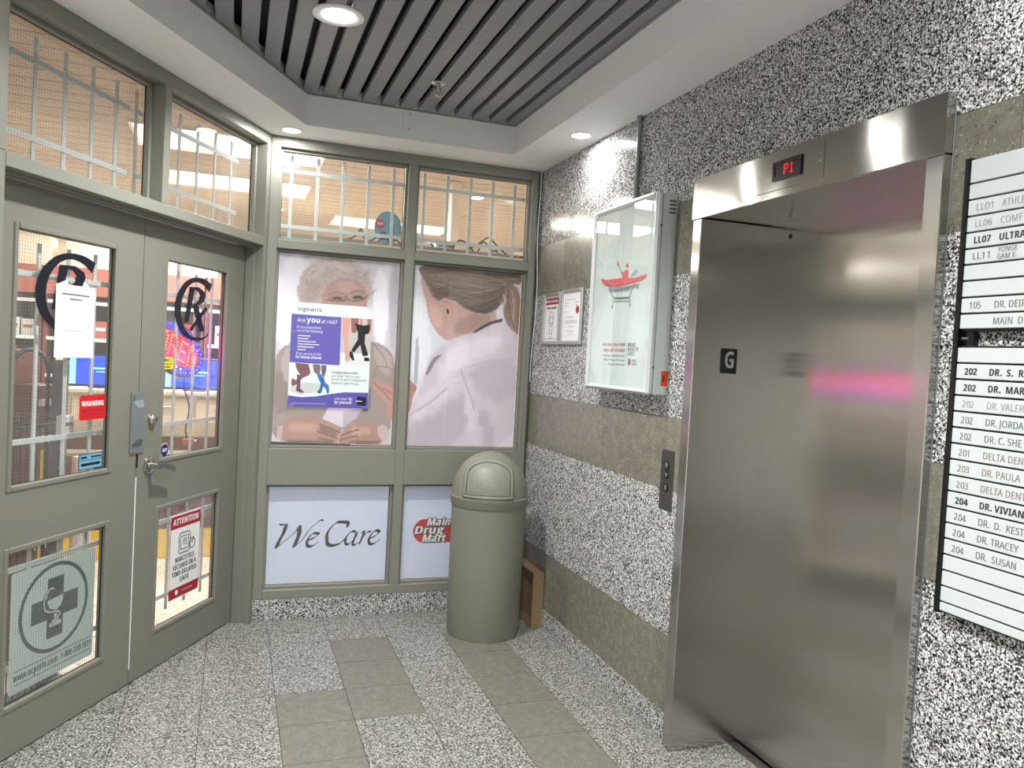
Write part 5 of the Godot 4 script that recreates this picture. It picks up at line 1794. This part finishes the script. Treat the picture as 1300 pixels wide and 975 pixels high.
# printed pictures: [kind, colour, softness or width, outline as u, v pairs of the sheet]
const PRINT_WOMAN := [
	["p", 216, 216, 220, 0, [-0.085, -0.009, 1.042, -0.050, 1.056, 1.010, -0.033, 1.014]],
	["b", 232, 232, 234, 24, [0.006, 0.009, 0.297, 0.005, 0.203, 0.506, -0.013, 0.513]],
	["b", 235, 235, 238, 10, [0.773, 0.040, 0.910, 0.046, 0.920, 0.472, 0.801, 0.451]],
	["b", 204, 204, 209, 8, [0.917, 0.001, 0.990, 0.001, 0.999, 0.469, 0.940, 0.471]],
	["b", 204, 194, 190, 10, [0.155, 0.212, 0.173, 0.127, 0.237, 0.063, 0.321, 0.022, 0.427, -0.000, 0.550, 0.009, 0.657, 0.034, 0.737, 0.080, 0.775, 0.146, 0.775, 0.215, 0.699, 0.221, 0.409, 0.280, 0.205, 0.276]],
	["b", 218, 208, 202, 8, [0.212, 0.107, 0.300, 0.047, 0.410, 0.021, 0.523, 0.027, 0.620, 0.055, 0.583, 0.075, 0.450, 0.058, 0.340, 0.088, 0.252, 0.153]],
	["b", 189, 177, 172, 16, [0.179, 0.211, 0.215, 0.155, 0.277, 0.121, 0.344, 0.149, 0.334, 0.222, 0.250, 0.256, 0.185, 0.243]],
	["b", 202, 189, 182, 5, [0.356, 0.050, 0.396, 0.097, 0.330, 0.168, 0.321, 0.223, 0.374, 0.178, 0.444, 0.107, 0.430, 0.046]],
	["c", 209, 200, 196, 0.008, [0.156, 0.218, 0.170, 0.133, 0.231, 0.063, 0.320, 0.018, 0.427, -0.002, 0.556, 0.008, 0.661, 0.034, 0.741, 0.079, 0.780, 0.146, 0.780, 0.217, 0.712, 0.220, 0.688, 0.150, 0.595, 0.109, 0.482, 0.111, 0.386, 0.165, 0.347, 0.252, 0.205, 0.270]],
	["b", 196, 166, 158, 8, [0.350, 0.236, 0.374, 0.178, 0.454, 0.119, 0.576, 0.100, 0.682, 0.126, 0.736, 0.179, 0.738, 0.266, 0.697, 0.342, 0.395, 0.354]],
	["b", 210, 184, 175, 16, [0.455, 0.131, 0.586, 0.115, 0.665, 0.145, 0.590, 0.176, 0.477, 0.173]],
	["b", 171, 146, 139, 5, [0.405, 0.217, 0.469, 0.199, 0.539, 0.206, 0.537, 0.228, 0.425, 0.238]],
	["b", 160, 134, 127, 4, [0.601, 0.198, 0.667, 0.185, 0.711, 0.200, 0.698, 0.218, 0.616, 0.219]],
	["l", 102, 87, 85, 0.006, [0.387, 0.230, 0.462, 0.231, 0.541, 0.228, 0.578, 0.219, 0.613, 0.225, 0.689, 0.216, 0.741, 0.189]],
	["l", 102, 87, 85, 0.005, [0.541, 0.228, 0.554, 0.200, 0.578, 0.219]],
	["l", 54, 43, 43, 0.01, [0.452, 0.219, 0.489, 0.214, 0.514, 0.220]],
	["l", 46, 38, 38, 0.014, [0.627, 0.207, 0.661, 0.200, 0.684, 0.206]],
	["l", 164, 144, 139, 0.008, [0.404, 0.202, 0.468, 0.184, 0.538, 0.191]],
	["l", 148, 127, 121, 0.008, [0.591, 0.184, 0.657, 0.168, 0.706, 0.181]],
	["b", 179, 166, 161, 8, [0.127, 0.460, 0.023, 0.518, -0.011, 0.608, -0.021, 0.776, -0.011, 0.967, 0.217, 0.989, 0.380, 0.940, 0.679, 0.913, 0.838, 0.986, 0.973, 0.947, 1.003, 0.809, 1.003, 0.532, 0.940, 0.471, 0.839, 0.437, 0.607, 0.420, 0.326, 0.430]],
	["b", 165, 153, 148, 22, [-0.004, 0.656, 0.083, 0.606, 0.125, 0.701, 0.117, 0.846, 0.029, 0.871]],
	["b", 200, 190, 186, 10, [0.075, 0.498, 0.146, 0.472, 0.155, 0.604, 0.107, 0.702, 0.056, 0.607]],
	["b", 194, 184, 180, 8, [0.801, 0.451, 0.920, 0.472, 0.983, 0.533, 0.971, 0.634, 0.869, 0.586, 0.815, 0.513]],
	["l", 143, 132, 129, 0.006, [0.793, 0.438, 0.893, 0.510, 0.927, 0.566, 0.848, 0.568, 0.824, 0.637]],
	["l", 145, 134, 131, 0.005, [0.927, 0.566, 0.987, 0.583]],
	["b", 143, 131, 127, 10, [0.776, 0.638, 0.823, 0.762, 0.770, 0.837, 0.707, 0.764]],
	["b", 204, 168, 158, 5, [0.807, 0.640, 0.904, 0.666, 0.993, 0.665, 1.003, 0.759, 0.995, 0.872, 0.939, 0.854, 0.950, 0.766, 0.889, 0.736, 0.818, 0.687]],
	["l", 164, 120, 112, 0.008, [0.826, 0.659, 0.907, 0.704, 0.969, 0.747]],
	["l", 164, 120, 112, 0.006, [0.896, 0.685, 0.996, 0.715]],
	["b", 183, 171, 166, 5, [-0.009, 0.847, 0.098, 0.828, 0.136, 0.863, 0.049, 0.906, -0.007, 0.919]],
	["p", 223, 218, 225, 0, [0.455, 0.795, 0.744, 0.790, 0.694, 0.851, 0.580, 0.907, 0.408, 0.860]],
	["p", 203, 196, 205, 0, [0.578, 0.821, 0.744, 0.790, 0.694, 0.851, 0.580, 0.907]],
	["b", 193, 159, 147, 6, [0.049, 0.954, 0.076, 0.882, 0.172, 0.855, 0.309, 0.849, 0.449, 0.872, 0.549, 0.904, 0.570, 0.936, 0.531, 0.965, 0.555, 0.994, 0.365, 1.001, 0.127, 0.990]],
	["b", 208, 178, 167, 18, [0.120, 0.894, 0.264, 0.874, 0.395, 0.891, 0.342, 0.928, 0.178, 0.941]],
	["b", 193, 159, 147, 6, [0.540, 0.965, 0.588, 0.913, 0.677, 0.878, 0.772, 0.868, 0.871, 0.896, 0.923, 0.942, 0.927, 0.992, 0.724, 1.001, 0.556, 0.997]],
	["b", 210, 180, 169, 16, [0.641, 0.913, 0.735, 0.887, 0.833, 0.911, 0.778, 0.949, 0.682, 0.950]],
	["l", 124, 98, 90, 0.009, [0.386, 0.891, 0.471, 0.908, 0.557, 0.932]],
	["l", 124, 98, 90, 0.009, [0.375, 0.928, 0.473, 0.949, 0.540, 0.963]],
	["l", 124, 98, 90, 0.009, [0.381, 0.962, 0.456, 0.973, 0.513, 0.980]],
	["l", 124, 98, 90, 0.009, [0.568, 0.950, 0.642, 0.928, 0.718, 0.915]],
	["l", 124, 98, 90, 0.009, [0.562, 0.973, 0.644, 0.956, 0.701, 0.949]],
	["b", 151, 122, 112, 10, [0.108, 0.980, 0.271, 0.967, 0.513, 0.978, 0.543, 0.997, 0.127, 0.997]],
	["b", 151, 122, 112, 10, [0.571, 0.992, 0.702, 0.972, 0.896, 0.976, 0.917, 0.995]],
	["b", 162, 132, 122, 8, [0.380, 0.893, 0.471, 0.912, 0.552, 0.936, 0.511, 0.951, 0.397, 0.930]],
	["l", 214, 198, 172, 0.009, [0.699, 0.922, 0.720, 0.944]],
	["p", 210, 194, 192, 0, [0.042, 0.904, 0.092, 0.901, 0.086, 0.971, 0.039, 0.966]],
	["l", 161, 128, 123, 0.006, [0.042, 0.904, 0.039, 0.966]],
	["b", 208, 198, 195, 4, [0.852, 0.898, 0.948, 0.879, 0.988, 0.947, 0.926, 0.988]],
	["p", 63, 51, 49, 0, [-0.003, 0.986, 0.181, 0.989, 0.458, 0.993, 1.003, 0.992, 1.005, 1.010, -0.015, 1.014]],
	["p", 201, 192, 192, 0, [0.646, 0.993, 1.004, 0.994, 1.004, 1.004, 0.647, 1.003]],
]

const PRINT_NURSE := [
	["p", 224, 226, 229, 0, [-0.111, -0.038, 1.070, -0.117, 1.182, 1.029, -0.032, 1.033]],
	["b", 233, 236, 238, 16, [0.012, 0.127, 0.130, 0.220, 0.187, 0.419, 0.158, 0.572, 0.024, 0.690, -0.020, 0.377]],
	["b", 195, 200, 206, 6, [0.042, 0.400, 0.079, 0.398, 0.084, 0.676, 0.047, 0.677]],
	["b", 207, 181, 173, 6, [0.058, 0.025, 0.134, 0.008, 0.291, 0.161, 0.441, 0.204, 0.699, 0.204, 0.814, 0.251, 0.669, 0.348, 0.457, 0.396, 0.332, 0.413, 0.224, 0.361, 0.152, 0.288, 0.129, 0.205, 0.078, 0.129]],
	["b", 218, 195, 186, 10, [0.150, 0.207, 0.265, 0.226, 0.284, 0.339, 0.222, 0.342, 0.166, 0.281]],
	["b", 187, 158, 149, 18, [0.404, 0.270, 0.659, 0.245, 0.750, 0.280, 0.561, 0.353, 0.392, 0.373]],
	["b", 145, 121, 105, 6, [0.032, 0.002, 0.420, -0.048, 1.033, -0.036, 1.042, 0.055, 0.874, 0.065, 0.851, 0.131, 0.809, 0.199, 0.659, 0.242, 0.486, 0.228, 0.397, 0.184, 0.332, 0.159, 0.261, 0.178, 0.231, 0.192, 0.188, 0.167, 0.142, 0.107, 0.067, 0.061]],
	["b", 89, 73, 68, 8, [0.441, 0.198, 0.612, 0.196, 0.760, 0.143, 0.808, 0.186, 0.746, 0.230, 0.595, 0.246]],
	["b", 181, 156, 139, 8, [0.117, 0.046, 0.427, 0.040, 0.731, 0.073, 0.840, 0.060, 0.648, 0.110, 0.390, 0.093, 0.181, 0.080]],
	["l", 186, 171, 160, 0.012, [0.140, 0.082, 0.349, 0.114, 0.541, 0.129, 0.734, 0.099, 0.852, 0.064]],
	["l", 105, 88, 81, 0.01, [0.121, 0.102, 0.310, 0.141, 0.523, 0.162, 0.714, 0.128, 0.821, 0.087]],
	["l", 110, 93, 87, 0.008, [0.154, 0.125, 0.291, 0.161, 0.483, 0.189, 0.654, 0.183]],
	["l", 179, 161, 150, 0.008, [0.219, 0.040, 0.492, 0.049, 0.751, 0.049, 0.971, 0.027]],
	["l", 100, 83, 77, 0.008, [0.076, 0.042, 0.383, 0.015, 0.705, 0.023, 0.947, 0.008]],
	["h", 145, 121, 105, 0.006, [0.049, 0.010, 0.379, -0.033, 0.745, -0.018, 0.905, 0.040, 0.171, 0.168, 0.376, 0.180, 0.636, 0.220, 0.825, 0.133]],
	["b", 173, 147, 128, 5, [0.862, 0.050, 1.000, 0.091, 1.016, 0.360, 0.944, 0.330, 0.860, 0.277, 0.830, 0.185, 0.841, 0.119]],
	["h", 173, 147, 128, 0.007, [0.862, 0.053, 0.851, 0.131, 0.845, 0.210, 0.882, 0.274, 0.965, 0.079, 0.996, 0.150, 1.001, 0.242, 1.002, 0.348]],
	["l", 203, 185, 173, 0.012, [0.910, 0.095, 0.942, 0.192, 0.929, 0.298]],
	["l", 119, 102, 93, 0.01, [0.875, 0.078, 0.893, 0.195, 0.954, 0.317]],
	["l", 226, 216, 208, 0.014, [0.835, 0.126, 0.854, 0.160, 0.835, 0.197]],
	["b", 211, 182, 171, 3, [0.266, 0.169, 0.322, 0.167, 0.383, 0.214, 0.396, 0.264, 0.370, 0.312, 0.339, 0.298, 0.319, 0.249, 0.278, 0.213]],
	["b", 77, 55, 52, 2, [0.308, 0.224, 0.332, 0.233, 0.338, 0.258, 0.319, 0.259]],
	["l", 170, 137, 127, 0.006, [0.285, 0.190, 0.335, 0.195, 0.364, 0.234, 0.360, 0.291]],
	["b", 217, 213, 219, 4, [0.336, 0.408, 0.455, 0.373, 0.603, 0.346, 0.837, 0.269, 0.932, 0.324, 1.026, 0.360, 1.090, 1.029, -0.032, 1.033, 0.016, 0.810, 0.091, 0.716, 0.140, 0.611, 0.183, 0.502, 0.252, 0.452]],
	["b", 229, 225, 230, 26, [0.314, 0.452, 0.521, 0.393, 0.756, 0.345, 0.892, 0.378, 0.724, 0.477, 0.469, 0.537, 0.330, 0.644, 0.232, 0.723]],
	["b", 225, 221, 227, 24, [0.109, 0.739, 0.228, 0.672, 0.390, 0.604, 0.497, 0.614, 0.338, 0.747, 0.117, 0.841, 0.036, 0.854]],
	["b", 204, 198, 206, 26, [-0.003, 0.880, 0.200, 0.852, 0.402, 0.746, 0.544, 0.665, 0.590, 0.821, 0.466, 1.005, -0.014, 1.008]],
	["b", 208, 202, 210, 28, [0.536, 0.561, 0.727, 0.516, 0.993, 0.494, 1.016, 0.733, 0.703, 0.740]],
	["b", 224, 220, 227, 20, [0.493, 0.562, 0.577, 0.664, 0.645, 0.820, 0.593, 0.978, 0.536, 0.821]],
	["b", 204, 198, 206, 24, [0.662, 0.767, 0.727, 1.004, 0.816, 1.004, 0.777, 0.818]],
	["l", 206, 201, 208, 0.02, [0.471, 0.563, 0.521, 0.639, 0.582, 0.729, 0.621, 0.794]],
	["l", 206, 201, 208, 0.02, [0.024, 0.829, 0.213, 0.749, 0.353, 0.669]],
	["l", 208, 202, 210, 0.014, [0.535, 0.550, 0.749, 0.508, 0.969, 0.484]],
	["b", 165, 154, 163, 6, [0.140, 0.611, 0.204, 0.501, 0.316, 0.478, 0.236, 0.519, 0.180, 0.597]],
	["p", 38, 30, 30, 0, [0.557, 0.356, 0.633, 0.316, 0.728, 0.283, 0.837, 0.260, 0.834, 0.279, 0.730, 0.299, 0.645, 0.329, 0.595, 0.349]],
	["b", 194, 158, 146, 3, [-0.022, 0.615, 0.062, 0.661, 0.084, 0.682, 0.050, 0.712, 0.032, 0.804, -0.015, 0.830]],
]

const PRINT_SOCKS := [
	["p", 222, 232, 232, 0, [-0.070, -0.013, 1.037, -0.075, 1.106, 1.012, -0.042, 1.032]],
	["p", 98, 92, 178, 0, [0.003, 0.114, 0.615, 0.118, 0.618, 0.586, 0.003, 0.576]],
	["p", 196, 188, 188, 0, [0.621, 0.118, 0.999, 0.115, 1.000, 0.573, 0.621, 0.582]],
	["p", 222, 222, 224, 0, [0.623, 0.460, 1.002, 0.460, 1.000, 0.573, 0.621, 0.582]],
	["b", 196, 204, 206, 8, [0.031, 0.778, 0.384, 0.758, 0.508, 0.813, 0.242, 0.877, 0.022, 0.870]],
	["p", 210, 160, 146, 0, [0.627, 0.120, 0.725, 0.120, 0.724, 0.211, 0.708, 0.293, 0.712, 0.410, 0.732, 0.491, 0.747, 0.532, 0.692, 0.541, 0.673, 0.434, 0.658, 0.330, 0.634, 0.284]],
	["p", 146, 104, 94, 0, [0.734, 0.119, 0.835, 0.119, 0.818, 0.244, 0.786, 0.266, 0.748, 0.254]],
	["p", 196, 140, 126, 0, [0.848, 0.119, 0.882, 0.119, 0.883, 0.197, 0.852, 0.193]],
	["p", 170, 116, 104, 0, [0.940, 0.118, 0.996, 0.118, 0.994, 0.222, 0.964, 0.254]],
	["p", 28, 28, 34, 0, [0.786, 0.167, 0.898, 0.185, 0.978, 0.169, 0.974, 0.258, 0.922, 0.272, 0.921, 0.354, 0.975, 0.476, 0.904, 0.484, 0.866, 0.374, 0.791, 0.453, 0.753, 0.437, 0.832, 0.323, 0.828, 0.253]],
	["p", 28, 28, 34, 0, [0.736, 0.438, 0.776, 0.454, 0.802, 0.533, 0.774, 0.530, 0.735, 0.491]],
	["p", 28, 28, 34, 0, [0.923, 0.496, 0.986, 0.496, 0.994, 0.531, 0.926, 0.536]],
	["p", 232, 226, 226, 0, [0.926, 0.533, 0.994, 0.531, 0.995, 0.550, 0.927, 0.554]],
	["p", 222, 208, 204, 0, [0.674, 0.539, 0.765, 0.534, 0.797, 0.553, 0.706, 0.564]],
	["p", 128, 88, 100, 0, [0.076, 0.580, 0.152, 0.583, 0.235, 0.587, 0.252, 0.634, 0.263, 0.666, 0.244, 0.695, 0.186, 0.715, 0.160, 0.731, 0.108, 0.783, 0.073, 0.796, 0.059, 0.805, 0.041, 0.797, 0.034, 0.765, 0.043, 0.730, 0.070, 0.736, 0.082, 0.750, 0.144, 0.700, 0.106, 0.657, 0.081, 0.617]],
	["p", 112, 74, 88, 0, [0.099, 0.687, 0.147, 0.700, 0.145, 0.764, 0.145, 0.824, 0.194, 0.857, 0.192, 0.864, 0.147, 0.863, 0.094, 0.848, 0.098, 0.823, 0.107, 0.776]],
	["p", 116, 108, 110, 0, [0.285, 0.585, 0.377, 0.587, 0.385, 0.619, 0.377, 0.675, 0.356, 0.687, 0.307, 0.663, 0.294, 0.629]],
	["p", 104, 98, 102, 0, [0.390, 0.590, 0.456, 0.591, 0.455, 0.640, 0.432, 0.710, 0.401, 0.688]],
	["p", 58, 118, 184, 0, [0.345, 0.692, 0.379, 0.670, 0.421, 0.710, 0.450, 0.761, 0.484, 0.774, 0.498, 0.799, 0.504, 0.848, 0.490, 0.864, 0.471, 0.858, 0.460, 0.818, 0.413, 0.782, 0.374, 0.742]],
	["p", 46, 100, 166, 0, [0.405, 0.699, 0.433, 0.712, 0.444, 0.756, 0.415, 0.821, 0.411, 0.857, 0.385, 0.867, 0.354, 0.860, 0.359, 0.842, 0.385, 0.818, 0.394, 0.774, 0.383, 0.732]],
	["p", 92, 84, 172, 0, [0.003, 0.894, 0.170, 0.907, 0.333, 0.896, 0.511, 0.868, 0.692, 0.846, 0.996, 0.842, 0.999, 1.002, -0.003, 1.002]],
	["p", 18, 18, 52, 0, [0.857, 0.882, 0.973, 0.887, 0.972, 0.974, 0.856, 0.967]],
]

const PRINT_KAYAK := [
	["p", 192, 206, 202, 0, [-0.958, -0.434, 1.410, -0.068, 1.627, 1.168, -0.639, 1.327]],
	["p", 206, 44, 58, 0, [0.121, 0.379, 0.141, 0.378, 0.223, 0.391, 0.501, 0.392, 0.702, 0.404, 0.887, 0.394, 0.898, 0.405, 0.873, 0.418, 0.782, 0.427, 0.610, 0.436, 0.384, 0.439, 0.229, 0.427, 0.158, 0.407]],
	["b", 150, 28, 42, 3, [0.170, 0.410, 0.382, 0.430, 0.648, 0.428, 0.855, 0.417, 0.838, 0.424, 0.610, 0.436, 0.384, 0.439, 0.229, 0.427]],
	["p", 196, 40, 54, 0, [0.502, 0.399, 0.507, 0.368, 0.545, 0.354, 0.579, 0.351, 0.605, 0.361, 0.608, 0.402]],
	["p", 170, 30, 44, 0, [0.553, 0.318, 0.589, 0.317, 0.600, 0.334, 0.589, 0.342, 0.556, 0.336]],
	["p", 190, 40, 54, 0, [0.541, 0.328, 0.608, 0.335, 0.605, 0.339, 0.539, 0.332]],
	["l", 176, 40, 52, 0.012, [0.541, 0.363, 0.488, 0.367, 0.478, 0.355]],
	["l", 120, 40, 48, 0.008, [0.424, 0.307, 0.468, 0.345, 0.503, 0.382]],
	["p", 190, 50, 62, 0, [0.401, 0.296, 0.422, 0.294, 0.439, 0.322, 0.423, 0.326, 0.404, 0.313]],
	["p", 160, 168, 172, 0, [0.641, 0.387, 0.713, 0.356, 0.769, 0.372, 0.720, 0.395, 0.653, 0.399]],
	["l", 90, 100, 104, 0.008, [0.661, 0.392, 0.733, 0.364]],
	["p", 120, 130, 134, 0, [0.270, 0.433, 0.591, 0.442, 0.784, 0.438, 0.786, 0.469, 0.692, 0.455, 0.617, 0.473, 0.292, 0.469]],
	["l", 70, 78, 84, 0.012, [0.282, 0.453, 0.451, 0.458, 0.633, 0.452, 0.728, 0.442]],
	["l", 60, 66, 72, 0.012, [0.325, 0.470, 0.391, 0.501, 0.623, 0.508, 0.661, 0.479, 0.700, 0.456]],
	["l", 60, 66, 72, 0.014, [0.378, 0.502, 0.639, 0.509]],
	["l", 80, 88, 94, 0.01, [0.378, 0.502, 0.358, 0.558]],
	["l", 80, 88, 94, 0.01, [0.639, 0.509, 0.659, 0.557]],
	["l", 90, 98, 102, 0.01, [0.373, 0.521, 0.656, 0.529]],
	["p", 50, 54, 60, 0, [0.344, 0.543, 0.366, 0.544, 0.367, 0.559, 0.347, 0.559]],
	["p", 50, 54, 60, 0, [0.649, 0.543, 0.669, 0.544, 0.667, 0.559, 0.652, 0.558]],
	["l", 130, 138, 140, 0.006, [0.431, 0.468, 0.436, 0.492]],
	["l", 130, 138, 140, 0.006, [0.515, 0.468, 0.519, 0.493]],
	["l", 150, 158, 158, 0.005, [0.602, 0.661, 0.606, 0.682]],
	["l", 160, 168, 168, 0.005, [0.781, 0.578, 0.812, 0.572, 0.814, 0.564]],
]
